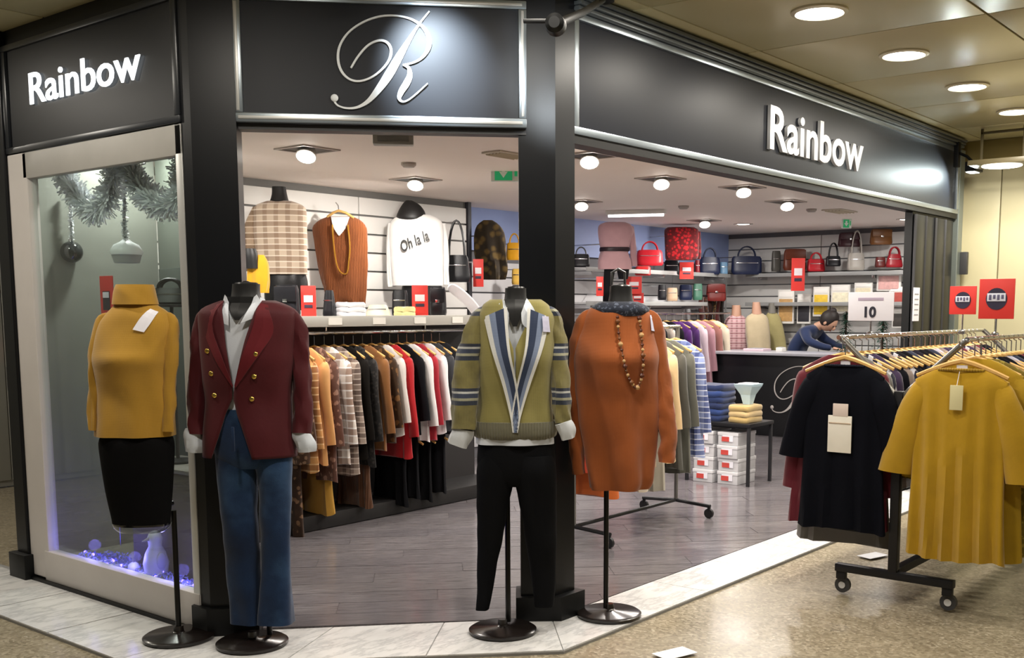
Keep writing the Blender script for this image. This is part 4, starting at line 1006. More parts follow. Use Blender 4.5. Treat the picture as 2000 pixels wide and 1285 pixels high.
# ================================================================== SHOP GOODS
def DY(u, v, y): p = ony(u, v, y); return p.x*cA + p.y*sA
def DX(u, v, x): p = onx(u, v, x); return p.x*cA + p.y*sA
def form_item(name, label, cat, u, D, parts, group=None, wall=None):
    """things whose silhouettes were measured at forward distance D; parts: (name, rows, mat, depth, yo, fold)"""
    X0 = D*(u - PX)/FPX*1.0; b = FW2*D + RT*X0
    zb = min(lz(r[0], D) for p in parts for r in p[1])
    root = thing(name, label, cat, (b.x, b.y, zb), MROT, group); fs_ = {}
    for (nm, rows, mat, dep, yo, fold) in parts:
        f = Form(rows, D, X0, dep, yo=yo); mb = MB(); f.loft(mb, 30, max(8, len(rows)*4), fold, 6, u % 7, wr=.006)
        for q in mb.v: q.z -= zb
        mb.build(nm, mat, root); fs_[nm] = f
    if wall: peg(root, (max(lz(r[0], D) for p in parts[:1] for r in p[1]) - zb)*.75, *wall)
    return root, fs_, X0, zb
def wp(f, u, v, zb, g=.006): q = f.fpx(u, v, g); q.z -= zb; return q
NB = plain('#0c0c0d', .5)
def peg(root, z, axis, wall):
    """short chrome arm from a hung thing to the wall behind it"""
    d = Vector((0, wall - root.location.y, 0)) if axis == 'y' else Vector((wall - root.location.x, 0, 0))
    d.rotate(Matrix.Rotation(-root.rotation_euler.z, 3, 'Z'))
    MB().cyl((0, 0, z), (d.x, d.y, z), .006, 8).build('wall_arm', CHROME, root)
    return root
# --- torso forms and clothes on the left wall
D = DY(545, 460, 6.42)
r, F_, X0, zb = form_item('torso_form', 'torso form in a cream and beige checked shirt on the white wall', 'mannequin', 545, D, [
    ('checked_shirt', [(393, 520, 572), (400, 502, 590), (412, 494, 598), (450, 494, 600), (500, 500, 600), (536, 503, 602)], plaid('#cbb9a4', '#8d7460', '#ece2d4', 12), .55, 0, .008),
    ('neck', [(365, 532, 558), (380, 531, 560), (398, 526, 566)], NB, .9, 0, 0),
    ('sleeve', [(404, 496, 512), (440, 480, 508), (500, 478, 502), (530, 480, 500)], plaid('#a9937c', '#6b543f', '#d8c8b4', 12), .8, -.02, .004),
    ('skirt', [(532, 522, 596), (560, 516, 602), (606, 520, 604)], cloth('#121214', 'leather'), .6, 0, .004)], wall=('y', WL))
form_item('torso_form', 'black form with a yellow scarf beside the post', 'mannequin', 500, DY(500, 520, 6.1), [
    ('scarf', [(498, 500, 516), (515, 486, 524), (545, 484, 526), (572, 488, 522)], cloth('#d39a1e'), .6, 0, .01), ('neck', [(486, 480, 502), (500, 480, 506), (525, 482, 508)], NB, .9, -.03, 0)], wall=('y', WL))
D = DY(663, 500, 6.55)
r, F_, X0, zb = form_item('hanging_vest', 'rust brown sleeveless knitted vest with gold necklace on the wall', 'vest', 663, D, [
    ('vest_body', [(423, 640, 690), (430, 624, 704), (444, 611, 715), (470, 614, 717), (520, 622, 717), (560, 632, 716), (585, 640, 714), (596, 668, 712)], cloth('#7c4218', 'rib'), .22, 0, .010)], wall=('y', WL))
f = F_['vest_body']
MB().tube([wp(f, 640, 424, zb, .0), wp(f, 652, 416, zb), wp(f, 663, 412, zb), wp(f, 676, 416, zb), wp(f, 692, 426, zb, 0)], .010, 8).build('hanger', WOODH, r)
MB().tube([wp(f, 663, 412, zb), wp(f, 662, 402, zb), wp(f, 657, 396, zb)], .004, 6).build('hook', CHROME, r)
patch(f, [(648, 424), (654, 445), (664, 461)], [(684, 424), (678, 445), (666, 461)], .006, .003, 8).build('white_neck_insert', SHW, r).location.z = -zb
MB().tube([wp(f, u, v, zb, .012) for u, v in cr([(652, 440), (655, 480), (660, 515), (668, 532), (680, 534), (684, 510), (686, 480), (682, 440)], 30)], .006, 6).build('necklace', plain('#c9963c', .3, metal=.8), r)
D = DY(812, 480, 6.45)
r, F_, X0, zb = form_item('torso_form', 'torso form in a white sweatshirt with black handwritten slogan', 'mannequin', 812, D, [
    ('sweatshirt', [(420, 782, 842), (428, 768, 858), (442, 760, 866), (480, 760, 868), (520, 762, 868), (558, 765, 866)], cloth('#e6e6e4'), .5, 0, .006),
    ('sleeve', [(436, 758, 776), (480, 755, 775), (530, 756, 772), (560, 758, 772)], cloth('#dddddb'), .8, -.01, .006),
    ('sleeve', [(436, 852, 870), (480, 858, 876), (530, 860, 876), (556, 862, 876)], cloth('#dddddb'), .8, .02, .006),
    ('neck', [(392, 793, 806), (400, 786, 820), (414, 778, 830), (428, 776, 832), (438, 796, 832)], NB, .8, -.01, 0),
    ('skirt', [(552, 786, 862), (580, 784, 866), (617, 788, 868)], cloth('#17181b', 'leather'), .55, 0, .004)], wall=('y', WL))
f = F_['sweatshirt']
me = text_mesh('Oh la la', .105, .002, NB, .0015); a, b = text_width(me)
for q in me.vertices: q.co = Vector(((q.co.x - a)*.245/(b - a) + q.co.y*.25, q.co.y*1.15, q.co.z))
q0 = wp(f, 790, 494, zb, .010); q1 = wp(f, 812, 480, zb, .012)
obj('slogan', me, r, (q0.x, q1.y - .004, q0.z), (PI/2, -.42, 0))
# goods: handbags
def bag(name, label, u0, v0, u1, v1, D, mat, group=None, handle=True, flap=False, dep=.12, taper=.9, mh=None, strap=False, wall=None):
    """pixel box of the bag body at distance D; handle rises above"""
    X0 = D*((u0 + u1)/2 - PX)/FPX; b = FW2*D + RT*X0; zb = lz(v1, D); hg = lz(v0, D) - zb; wd = lx(u1, v1, D) - lx(u0, v1, D)
    r = thing(name, label, 'bag', (b.x, b.y, zb), MROT, group); mb = MB(); R = []
    for i in range(9):
        f = i/8; hw = wd/2*(1 - (1 - taper)*f)*(1 - .12*(max(0, .12 - f)/.12)**2 - .10*(max(0, f - .9)/.1)**2); hd = dep/2*(1 - .55*f)*(1 if f > .05 else .85)
        R.append([Vector((hw*math.copysign(abs(math.sin(2*PI*k/24))**.6, math.sin(2*PI*k/24)), -hd*math.copysign(abs(math.cos(2*PI*k/24))**.6, math.cos(2*PI*k/24)), hg*f - .02*wd*math.sin(PI*(k/24))*(f > .8))) for k in range(24)])
    mb.rings(R); bd = mb.build('bag_body', mat, r)
    hm = mh or mat
    if handle:
        hh = hg*(.55 if not strap else 1.3); q = wd*.28
        for y in (-dep*.18, dep*.18):
            MB().tube([(q*math.cos(a), y, hg*.96 + hh*math.sin(a)) for a in [PI*i/12 for i in range(13)]], .008 if wd > .2 else .006, 6).build('handle', hm, r)
    if flap:
        MB().box((0, -dep*.40, hg*.72), (wd*.86, .012, hg*.46), b=.005).build('flap', mat, r)
        MB().box((0, -dep*.40 - .009, hg*.52), (.03, .008, .02), b=.002).build('clasp', CHROME, r)
    else:
        MB().box((0, -dep*.33, hg*.62), (wd*.7, .006, .008), b=.002).build('zip', CHROME, bd)
    if wall: peg(r, hg*(.95 if not strap else 2.2), *wall)
    return r
def sale_card(label, u0, v0, u1, v1, D, wall=None):
    X0 = D*((u0 + u1)/2 - PX)/FPX; b = FW2*D + RT*X0; zb = lz(v1, D); hg = lz(v0, D) - zb; wd = (u1 - u0)*D/FPX
    r = thing('sale_sign', label, 'sign', (b.x, b.y, zb), MROT, 'red sale cards')
    MB().box((0, 0, hg/2), (wd, .008, hg), b=.002).build('card', RED, r)
    MB().box((0, -.006, hg*.58), (wd*.6, .003, hg*.22), b=.001).build('pale_badge', plain('#e8e0e4', .6), r)
    MB().box((0, -.006, hg*.34), (wd*.55, .003, hg*.10), b=.001).build('dark_badge', plain('#33263a', .6), r)
    MB().box((0, .02, .004), (wd*.8, .05, .008), b=.002).build('foot', RED, r)
    if wall: peg(r, hg*.9, *wall)
    return r
BL_ = cloth('#17181c', 'leather')
dg_ = DY(600, 600, 5.62)
sale_card('red sale card standing on the gondola shelf beside the blazer shoulder', 592, 558, 621, 619, DY(606, 600, 5.62))
sale_card('red sale card standing on the gondola shelf below the white sweatshirt', 807, 557, 838, 616, DY(822, 600, 5.62))
ZS = GZ + .1
bag('shoulder_bag', 'slouchy black leather bag hanging at the end of the white wall', 868, 498, 922, 551, DY(895, 520, 6.35), BL_, strap=True, taper=.8, wall=('y', WL))
def shelf_y(u): return 5.72
for nm, lab, u0, v0, u1, v1, m, kw in (
    ('handbag', 'shiny black handbag on the gondola shelf behind the blazer', 540, 556, 590, 622, cloth('#1c1c20', 'leather'), dict(flap=True, handle=False)),
    ('handbag', 'slim black clutch leaning on the gondola shelf', 634, 566, 660, 620, BL_, dict(handle=False, taper=.6)),
    ('handbag', 'black box bag on the gondola shelf below the white sweatshirt', 768, 566, 800, 620, BL_, dict(handle=False)),
    ('handbag', 'black quilted bag right of the second sale card on the gondola', 842, 560, 874, 620, BL_, dict(handle=False, flap=True)),
    ('handbag', 'pale cream bag lying on the gondola shelf', 716, 594, 766, 622, cloth('#e4d8c0', 'leather'), dict(handle=False, taper=.7))):
    a = ony((u0 + u1)/2, v1, 5.74); Dd = a.x*cA + a.y*sA
    vb = v1
    for _ in range(30):
        if lz(vb, Dd) < ZS + .001: vb -= .6
    o = bag(nm, lab, u0, v0, u1, vb, Dd, m, 'bags on the gondola shelf', **kw)
    o.location.z = ZS
def cloth_pile(name, label, u, y, z, sx, sy, h, mat, n=3, group=None, rot=0):
    p = ony(u, 600, y); r = thing(name, label, 'clothes', (p.x, p.y, z), rot, group)
    for k in range(n):
        mb = MB(); R = []; hh = h/n
        for i in range(5):
            f = i/4; g = 1 - .05*(2*f - 1)**4
            R.append([Vector(((sx/2*g)*math.copysign(abs(math.sin(2*PI*j/20))**.4, math.sin(2*PI*j/20)) + .006*math.sin(k*3), sy/2*g*math.copysign(abs(math.cos(2*PI*j/20))**.4, math.cos(2*PI*j/20)), hh*(k + f*.96) + .004*math.sin(j*1.3 + k))) for j in range(20)])
        mb.rings(R).build('folded_piece', mat if not isinstance(mat, list) else mat[k % len(mat)], r)
    return r
cloth_pile('folded_scarf', 'crumpled white scarf lying on the gondola shelf', 685, 5.70, ZS, .20, .14, .10, cloth('#dfdfe2'), 3, rot=.2)
cloth_pile('folded_scarf', 'pale yellow folded scarf by the second sale card', 790, 5.62, ZS, .13, .12, .07, cloth('#e8d89a'), 2)
# white scarf draped off the right end of the gondola
Dq = DY(905, 590, 5.6)
A = [FW2*Dq + RT*lx(u, v, Dq) + Vector((0, 0, lz(v, Dq))) for u, v in ((868, 566), (890, 580), (915, 604), (938, 640))]
B = [FW2*(Dq - .05) + RT*lx(u, v, Dq) + Vector((0, 0, lz(v, Dq))) for u, v in ((880, 548), (905, 562), (934, 590), (956, 628))]
o0 = A[3].copy(); mb = MB().strip([p - o0 for p in A], [p - o0 for p in B], .03, tuple(-FW2))
sc = mb.build('draped_scarf', cloth('#e2e2e6'), None, True, o0); tag(sc, 'white scarf draped off the right end of the gondola', 'scarf')
sb = sc.modifiers.new('soft', 'SUBSURF'); sb.levels = sb.render_levels = 2
# --- right of the white wall
Dw = DY(960, 480, 6.6)
form_item('fur_coat', 'dark brown and gold patterned fur coat hanging by the blue wall', 'coat', 960, Dw, [('coat_body', [(430, 944, 962), (440, 932, 976), (460, 926, 986), (500, 926, 990), (530, 932, 990), (546, 938, 986)], spots('#5d4a24', '#120e0c', 14, .25, .5), .4, 0, .02)], wall=('y', WB))
bag('handbag', 'mustard handbag hanging next to the fur coat', 990, 474, 1022, 508, DY(1005, 490, 6.8), cloth('#c08a1c', 'leather'), 'bags on the back wall', dep=.1, wall=('y', WB))
sale_card('red sale card at the end of the white wall', 926, 506, 946, 560, DY(936, 530, 6.3), ('y', WB))
bag('handbag', 'mustard and white bag behind the olive mannequin', 1000, 525, 1024, 556, DY(1010, 540, 6.75), cloth('#c9a24a', 'leather'), 'bags on the back wall', handle=False, wall=('y', WB))

# --- back left wall (under the blue band)
YB = 6.90
def shelf(name, label, x0, x1, y, z, dep=.32, mat=None):
    r = thing(name, label, 'shelf', ((x0 + x1)/2, y, z - .04)); L = x1 - x0
    MB().box((0, 0, .03), (L, dep, .02), b=.003).build('board', mat or plain('#b9babb', .35), r)
    MB().box((0, -dep/2, .03), (L, .008, .045), b=.002).build('price_rail', plain('#9a9b9a', .4), r)
    for x in (-L*.46, 0, L*.46): MB().box((x, 0, 0), (.015, dep*.9, .05), b=.003).build('bracket', CHROME, r)
    return r
z1 = ony(1400, 537, 6.85).z; z2 = ony(1350, 592, 6.85).z
shelf('wall_shelf', 'upper bag shelf on the back left wall', 8.9, 11.9, 6.88, z1)
shelf('wall_shelf', 'lower bag shelf on the back left wall', 8.9, 11.35, 6.88, z2)
Dp = DY(1200, 480, 6.5)
r, F_, X0, zb = form_item('torso_form', 'torso form in a dusty pink belted dress on the back wall', 'mannequin', 1202, Dp, [
    ('dress', [(434, 1182, 1222), (440, 1170, 1234), (455, 1168, 1238), (484, 1173, 1228), (492, 1173, 1226), (510, 1168, 1232), (526, 1168, 1234)], cloth('#c39a9d'), .5, 0, .006),
    ('sleeve', [(442, 1228, 1238), (480, 1230, 1242), (520, 1234, 1244)], cloth('#b58d91'), .8, 0, .004),
    ('belt', [(483, 1172, 1229), (486, 1171, 1230), (491, 1171, 1229)], cloth('#2a1a20', 'leather'), .54, -.002, 0),
    ('trouser_leg', [(522, 1180, 1202), (560, 1178, 1196), (600, 1177, 1190)], cloth('#19191c'), .8, 0, 0),
    ('trouser_leg', [(522, 1204, 1230), (535, 1206, 1228), (545, 1208, 1226)], cloth('#19191c'), .8, 0, 0)], wall=('y', WB))
form_item('torso_form', 'torso form in a red leopard print blouse on the back wall', 'mannequin', 1330, DY(1330, 480, 6.6), [
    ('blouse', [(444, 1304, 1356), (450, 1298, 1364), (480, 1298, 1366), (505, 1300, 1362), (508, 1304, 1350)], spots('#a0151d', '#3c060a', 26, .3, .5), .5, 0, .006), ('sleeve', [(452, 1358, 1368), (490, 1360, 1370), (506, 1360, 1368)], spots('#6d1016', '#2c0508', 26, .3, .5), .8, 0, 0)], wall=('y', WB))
GB = 'bags on the back left wall'
RBAG, NVB, BKB = cloth('#b8202c', 'leather'), cloth('#141d3a', 'leather'), cloth('#16161b', 'leather')
for lab, u0, v0, u1, v1, m, kw in (
    ('small black handbag hanging at the left of the back wall', 1117, 496, 1152, 522, BKB, dict(handle=True)),
    ('rounded red handbag right of the pink dress', 1240, 488, 1294, 519, RBAG, dict(dep=.16)),
    ('red clutch tucked under the rounded red handbag', 1238, 520, 1270, 538, cloth('#c92f30', 'leather'), dict(handle=False)),
    ('black box bag below the red blouse', 1294, 508, 1326, 536, BKB, dict(handle=False)),
    ('dark red bag behind the small sale card', 1354, 508, 1364, 536, cloth('#7c1420', 'leather'), dict(handle=False)),
    ('navy tote with tall black handle on the upper shelf', 1362, 502, 1404, 536, NVB, dict(strap=False)),
    ('light blue purse between the two navy totes', 1402, 512, 1418, 537, cloth('#6a93b4', 'leather'), dict(handle=False)),
    ('wide navy satchel with arched handle on the upper shelf', 1424, 500, 1484, 536, NVB, dict(taper=.97)),
    ('black purse at the left end of the lower shelf', 1283, 556, 1300, 586, BKB, dict(handle=False)),
    ('beige purse on the lower shelf', 1300, 562, 1322, 588, cloth('#b59a80', 'leather'), dict(handle=False)),
    ('navy purse on the lower shelf', 1324, 556, 1350, 586, NVB, dict(handle=False)),
    ('green purse on the lower shelf', 1351, 554, 1370, 586, cloth('#3f6b58', 'leather'), dict(handle=False)),
    ('brown red flap bag on the lower shelf', 1376, 554, 1416, 588, cloth('#6b211d', 'leather'), dict(handle=False, flap=True))):
    bag('handbag', lab, u0, v0, u1, v1, DY((u0 + u1)/2, v1, 6.80) if u0 < 1420 else DX(1454, v1, 12.0), m, GB, wall=('y', WB) if u0 < 1290 or u0 > 1420 else None, **kw)
sale_card('small pink red sale card under the red blouse', 1325, 512, 1352, 545, DY(1338, 530, 6.65), ('y', WB))
for u0, v0, u1, v1, lab in ((1222, 540, 1252, 574, 'red sale sign left of the purses behind the orange mannequin'), (1232, 572, 1256, 592, 'low red sale sign beside the black neck of the orange mannequin'), (1110, 545, 1122, 580, 'red sale sign just right of the black pillar'), (1164, 540, 1178, 578, 'narrow red sale sign left of the pink dress trousers')):
    sale_card(lab, u0, v0, u1, v1, DY((u0 + u1)/2, v1, 6.4), ('y', WB))
# rail with purple and black clothes under the lower shelf
rz = ony(1350, 612, 6.55).z
rr = thing('wall_rail', 'chrome clothes rail under the lower bag shelf', 'rail', (10.2, 6.55, rz))
MB().cyl((-1.4, 0, 0), (1.4, 0, 0), .012, 10).build('rail_tube', CHROME, rr)
for x in (-1.3, 0, 1.3): MB().cyl((x, 0, 0), (x, .5, 0), .010, 8).build('rail_arm', CHROME, rr)
pal = [('#c9a9b0', 'pink'), ('#3a2b5a', 'violet'), ('#15151a', 'black'), ('#241f3a', 'dark indigo'), ('#17171c', 'jet black'), ('#c9bfb4', 'cream'), ('#16161a', 'black'), ('#4b1a66', 'bright purple'), ('#3d1556', 'deep purple'), ('#c9b6c0', 'pale pink'), ('#a37a84', 'dusky rose'), ('#8d5c55', 'russet'), ('#c9bda8', 'beige')]
for k, (c, nm) in enumerate(pal):
    hang('hanging_garment', '%s garment, %s from the left on the back wall rail' % (nm, ('first second third fourth fifth sixth seventh eighth ninth tenth eleventh twelfth thirteenth'.split())[k]), 'clothes', (9.15 + k*.17, 6.55, rz), HP, cloth(c), 'clothes on the back wall rail', L=.75, w=.2, hem=.22, SL=.5, splay=.03, th=.05, seed=k)

# ---------------------------------------------------------------- counter with monogram
ct = thing('shop_counter', 'black cash counter with a white swash R and grey top', 'counter', (11.2, 5.3, .004))
MB().box((0, 0, .46), (.58, 2.2, .92), b=.006).build('counter_body', plain('#0f1013', .4, var=.2), ct)
MB().box((-.02, 0, .935), (.68, 2.3, .03), b=.005).build('counter_top', plain('#a9aab2', .3), ct)
MB().box((.02, 0, .03), (.56, 2.16, .06)).build('plinth', plain('#060607', .6), ct, False)
mg = thing('counter_monogram', 'pale swash letter R painted on the black counter front', 'lettering', (10.905, 5.32, .56))
script_r(mg, plain('#b9b4b0', .6), .00105*1.0, Matrix.Rotation(-HP, 3, 'Z'), Vector((-.002, 0, 0)), .004)
for nm, lab, y, x, d, m in (('card_terminal', 'small white payment terminal on the counter', 5.62, 11.15, (.10, .08, .05), WHITE), ('paper_stack', 'flat pink and white paper stack on the counter', 5.95, 11.2, (.2, .26, .03), plain('#d8c2cc', .6))):
    r = thing(nm, lab, 'counter item', (x, y, .9545))
    MB().box((0, 0, d[2]/2), d, b=.004).build('body', m, r)
    MB().box((0, 0, d[2] + .003), (d[0]*.7, d[1]*.6, .006), b=.001).build('face', plain('#8d9298', .4), r)

# ---------------------------------------------------------------- person leaning over the counter
def skin_body(name, verts, edges, radii, mat, parent, sub=2, rootv=0):
    me = bpy.data.meshes.new(name); me.from_pydata(verts, edges, []); o = obj(name, me, parent); me.materials.append(mat)
    bpy.context.view_layer.objects.active = o
    sm = o.modifiers.new('skin', 'SKIN'); sm.use_smooth_shade = True
    for i, rv in enumerate(radii):
        d = me.skin_vertices[0].data[i]; d.radius = rv if isinstance(rv, tuple) else (rv, rv); d.use_root = (i == rootv)
    ss = o.modifiers.new('sub', 'SUBSURF'); ss.levels = ss.render_levels = sub
    return o
pb = onx(1590, 690, 11.78)
ps = thing('person', 'person in a navy jacket bending over behind the black counter', 'person', (11.86, onx(1556, 700, 11.86).y, .004), PI)
# local: +y is towards -x after the quarter turn (towards the counter), x along the counter (towards the photo's left = +)
V = [(0, -.02, .90), (0, .02, 1.02), (0, .12, 1.12), (0, .22, 1.19), (0, .29, 1.225),          # pelvis .. neck base
     (.16, .18, 1.16), (.24, .26, 1.06), (.20, .42, 1.00), (.16, .52, .985),                      # left arm
     (-.16, .18, 1.16), (-.24, .26, 1.06), (-.20, .42, 1.00), (-.16, .52, .985),                   # right arm
     (.09, -.02, .86), (.10, .02, .48), (.10, -.02, .09), (-.09, -.02, .86), (-.10, .02, .48), (-.10, -.02, .09)]
Ed = [(0, 1), (1, 2), (2, 3), (3, 4), (3, 5), (5, 6), (6, 7), (7, 8), (3, 9), (9, 10), (10, 11), (11, 12), (0, 13), (13, 14), (14, 15), (0, 16), (16, 17), (17, 18)]
Rr = [(.15, .11), (.145, .11), (.16, .12), (.14, .10), (.07, .07), .075, .056, .045, .036, .075, .056, .045, .036, .095, .065, .05, .095, .065, .05]
skin_body('jacket_and_trousers', V, Ed, Rr, cloth('#1b2a4d'), ps)
SK = plain('#c79a80', .55, var=.06)
hdv = MB().ball((0, 0, 0), .1, 20, (.82, 1.0, 1.2))
for q in hdv.v:
    if q.z < -.02: q.x *= 1 - .28*min(1, (-q.z - .02)/.1); q.y *= 1 - .05
Mh = Matrix.Rotation(-.75, 3, 'X'); hc = Vector((0, .40, 1.285))
def hp(l): return [Mh @ Vector(q) + hc for q in l]
hdv.v = hp(hdv.v); hdo = hdv.build('head', SK, ps)
mb = MB().ball((0, 0, 0), .017, 10, (1, 1.2, 1.6)); mb.v = hp([q + Vector((0, .100, -.015)) for q in mb.v]); mb.build('nose', SK, hdo)
for s in (-1, 1):
    mb = MB().ball((0, 0, 0), .012, 8, (1.4, .5, 1)); mb.v = hp([q + Vector((s*.034, .092, .012)) for q in mb.v]); mb.build('eye', plain('#2a211c', .3), hdo)
    mb = MB().ball((0, 0, 0), .026, 10, (.4, .8, 1.3)); mb.v = hp([q + Vector((s*.083, .0, -.005)) for q in mb.v]); mb.build('ear', SK, hdo)
mb = MB().ball((0, 0, 0), .022, 10, (1.2, .4, .45)); mb.v = hp([q + Vector((0, .086, -.06)) for q in mb.v]); mb.build('mouth', plain('#9c5a52', .5), hdo)
mb = MB(); mb.ball((0, -.018, .03), .108, 20, (.90, 1.02, 1.12))
mb.v = [q for q in mb.v]
for q in mb.v:
    q += Vector((0, 0, .006*noise.noise(q*40)))
    if q.y > .055 and q.z < .075: q.y = .055 + (q.y - .055)*.2
mb.ball((0, -.05, .13), .045, 12, (1, 1, .9)); mb.v = hp(mb.v); mb.build('hair', plain('#1e1613', .6, var=.3, scale=60), hdo)
MB().tube(hp([(0, -.03, -.06), (0, -.07, -.15)]), [.05, .055], 12).build('neck', SK, ps)
for s, bx in ((1, .158), (-1, -.158)):      # hands on the counter, five fingers each
    hv = [(bx, .53, .985), (bx - s*.005, .585, .975)]; he = [(0, 1)]; hr = [.022, (.034, .014)]
    for k, (dx, ln) in enumerate(((-.03, .052), (-.010, .064), (.010, .060), (.028, .046))):
        i = len(hv); hv += [(bx + dx, .615, .974), (bx + dx*1.1, .615 + ln*.55, .970), (bx + dx*1.15, .615 + ln, .962)]; he += [(1, i), (i, i + 1), (i + 1, i + 2)]; hr += [.010, .009, .008]
    i = len(hv); hv += [(bx - s*.036, .57, .972), (bx - s*.052, .60, .965)]; he += [(1, i), (i, i + 1)]; hr += [.011, .009]
    skin_body('hand', hv, he, hr, SK, ps, 1)
for s in (-1, 1):
    MB().box((s*.10, .04, .04), (.09, .26, .08), b=.03).build('shoe', plain('#1a1a1c', .5), ps)

# ---------------------------------------------------------------- table with jeans and shoe boxes
tb = thing('display_table', 'low black display table carrying stacked jeans', 'table', (7.85, 4.42, .004), .0)
MB().box((0, 0, .50), (.42, .62, .03), b=.004).build('table_top', plain('#17171a', .4), tb)
for x in (-.19, .19):
    for y in (-.29, .29): MB().box((x, y, .245), (.025, .025, .49), b=.003).build('leg', plain('#232326', .4), tb)
cloth_pile('jeans_stack', 'tall stack of folded dark blue jeans on the display table', 0, 1, .519, .30, .30, .30, [cloth('#1a2b55'), cloth('#22386b'), cloth('#16244a')], 6).location = (7.82, 4.55, .5195)
cloth_pile('shirt_stack', 'small stack of folded beige shirts beside the jeans', 0, 1, .519, .30, .20, .14, [cloth('#b59a62'), cloth('#c9ae7c')], 3).location = (7.82, 4.25, .5195)
r = thing('paper_bag', 'crumpled pale blue gift bag standing on the beige shirts', 'bag', (7.86, 4.25, .66))
MB().rings([[Vector((hx*sx, hy*sy, z)) for sx, sy in ((-1, -1), (1, -1), (1, 1), (-1, 1))] for hx, hy, z in ((.03, .03, 0), (.05, .045, .08), (.09, .08, .15), (.10, .085, .17))]).build('bag_body', plain('#b9d2de', .5), r, False)
MB().box((0, 0, .172), (.14, .12, .01), b=.003).build('tissue', PAPER, r)
MB().box((0, 0, .01), (.01, .01, .02)).build('base_fold', PAPER, r, False)
bxm = MB().box((0, 0, .052), (.30, .185, .104), b=.003).mesh('box_body', plain('#c9c8ca', .6, var=.06)); lidm = MB().box((0, 0, .092), (.308, .193, .028), b=.003).mesh('lid', plain('#dcdbdd', .6)); lbm = MB().box((-.157, .02, .05), (.003, .07, .04)).mesh('red_label', plain('#c8473f', .6), False)
lbm2 = MB().box((-.1565, 0, .055), (.002, .10, .05)).mesh('white_label', PAPER, False)
ORD = ['bottom', 'second from bottom', 'third from bottom', 'top']
for j, yy in enumerate((4.55, 4.32)):
    for k in range(4):
        r = thing('shoe_box', 'white shoe box with red label, %s of the %s stack under the table' % (ORD[k], ('left', 'right')[j]), 'box', (7.80 + .01*((k*7 + j) % 3), yy, .0065 + k*.1085), 0, 'shoe boxes under the display table')
        for nm, m in (('box_body', bxm), ('lid', lidm), ('white_label', lbm2), ('red_label', lbm)): obj(nm, m, r)

# ---------------------------------------------------------------- wheeled rack inside the shop
r2 = thing('garment_rack', 'thin grey wheeled garment rack inside the shop behind the orange mannequin', 'rack', (5.75, 3.98, .004))
MB().cyl((-.62, 0, 1.32), (.60, 0, 1.32), .013, 10).build('rail', CHROME, r2)
for x in (-.6, .58):
    MB().cyl((x, 0, .10), (x, 0, 1.32), .014, 10).build('upright', plain('#8b8984', .35, metal=.6), r2)
    MB().tube([(x, -.28, .085), (x, 0, .10), (x, .28, .085)], .013, 8).build('foot_bar', DK, r2)
    for s in (-1, 1):
        cs = MB().cyl((x, s*.27, .05), (x, s*.27, .09), .012, 8).build('caster', DK, r2)
        MB().cyl((x - .01, s*.27, .035), (x + .01, s*.27, .035), .034, 14).build('wheel', plain('#1c1c1e', .5), cs)
MB().cyl((-.6, 0, .10), (.58, 0, .10), .012, 8).build('spine_bar', DK, r2)
inner = [('#c2452a', 'coral', .78), ('#d0682a', 'orange', .95), ('#8c2f1c', 'brick red', .8), ('#6a5a48', 'umber', .85), ('#c9bba6', 'sand', .95), ('#a98f6c', 'camel', .8), ('#a7a090', 'stone', .98), ('#d9b98a', 'pale tan', .8), ('#4b4941', 'olive grey', .86), ('#5b5a50', 'ash grey', .9)]
for k, (c, nm, L) in enumerate(inner):
    hang('hanging_garment', '%s garment on the thin rack behind the orange mannequin' % nm, 'clothes', (5.2 + k*.108, 3.98, 1.324), HP, cloth(c), 'clothes on the thin inner rack', L=L, w=.2, hem=.22, SL=.5, splay=.03, th=.04, seed=k*2)
hang('hanging_garment', 'blue and white checked shirt at the end of the thin inner rack', 'clothes', (6.30, 3.98, 1.324), HP, plaid('#8f9bc4', '#2f3c72', '#e8ebf4', 13), 'clothes on the thin inner rack', L=.8, w=.2, hem=.24, SL=.55, splay=.05, th=.05, seed=3)

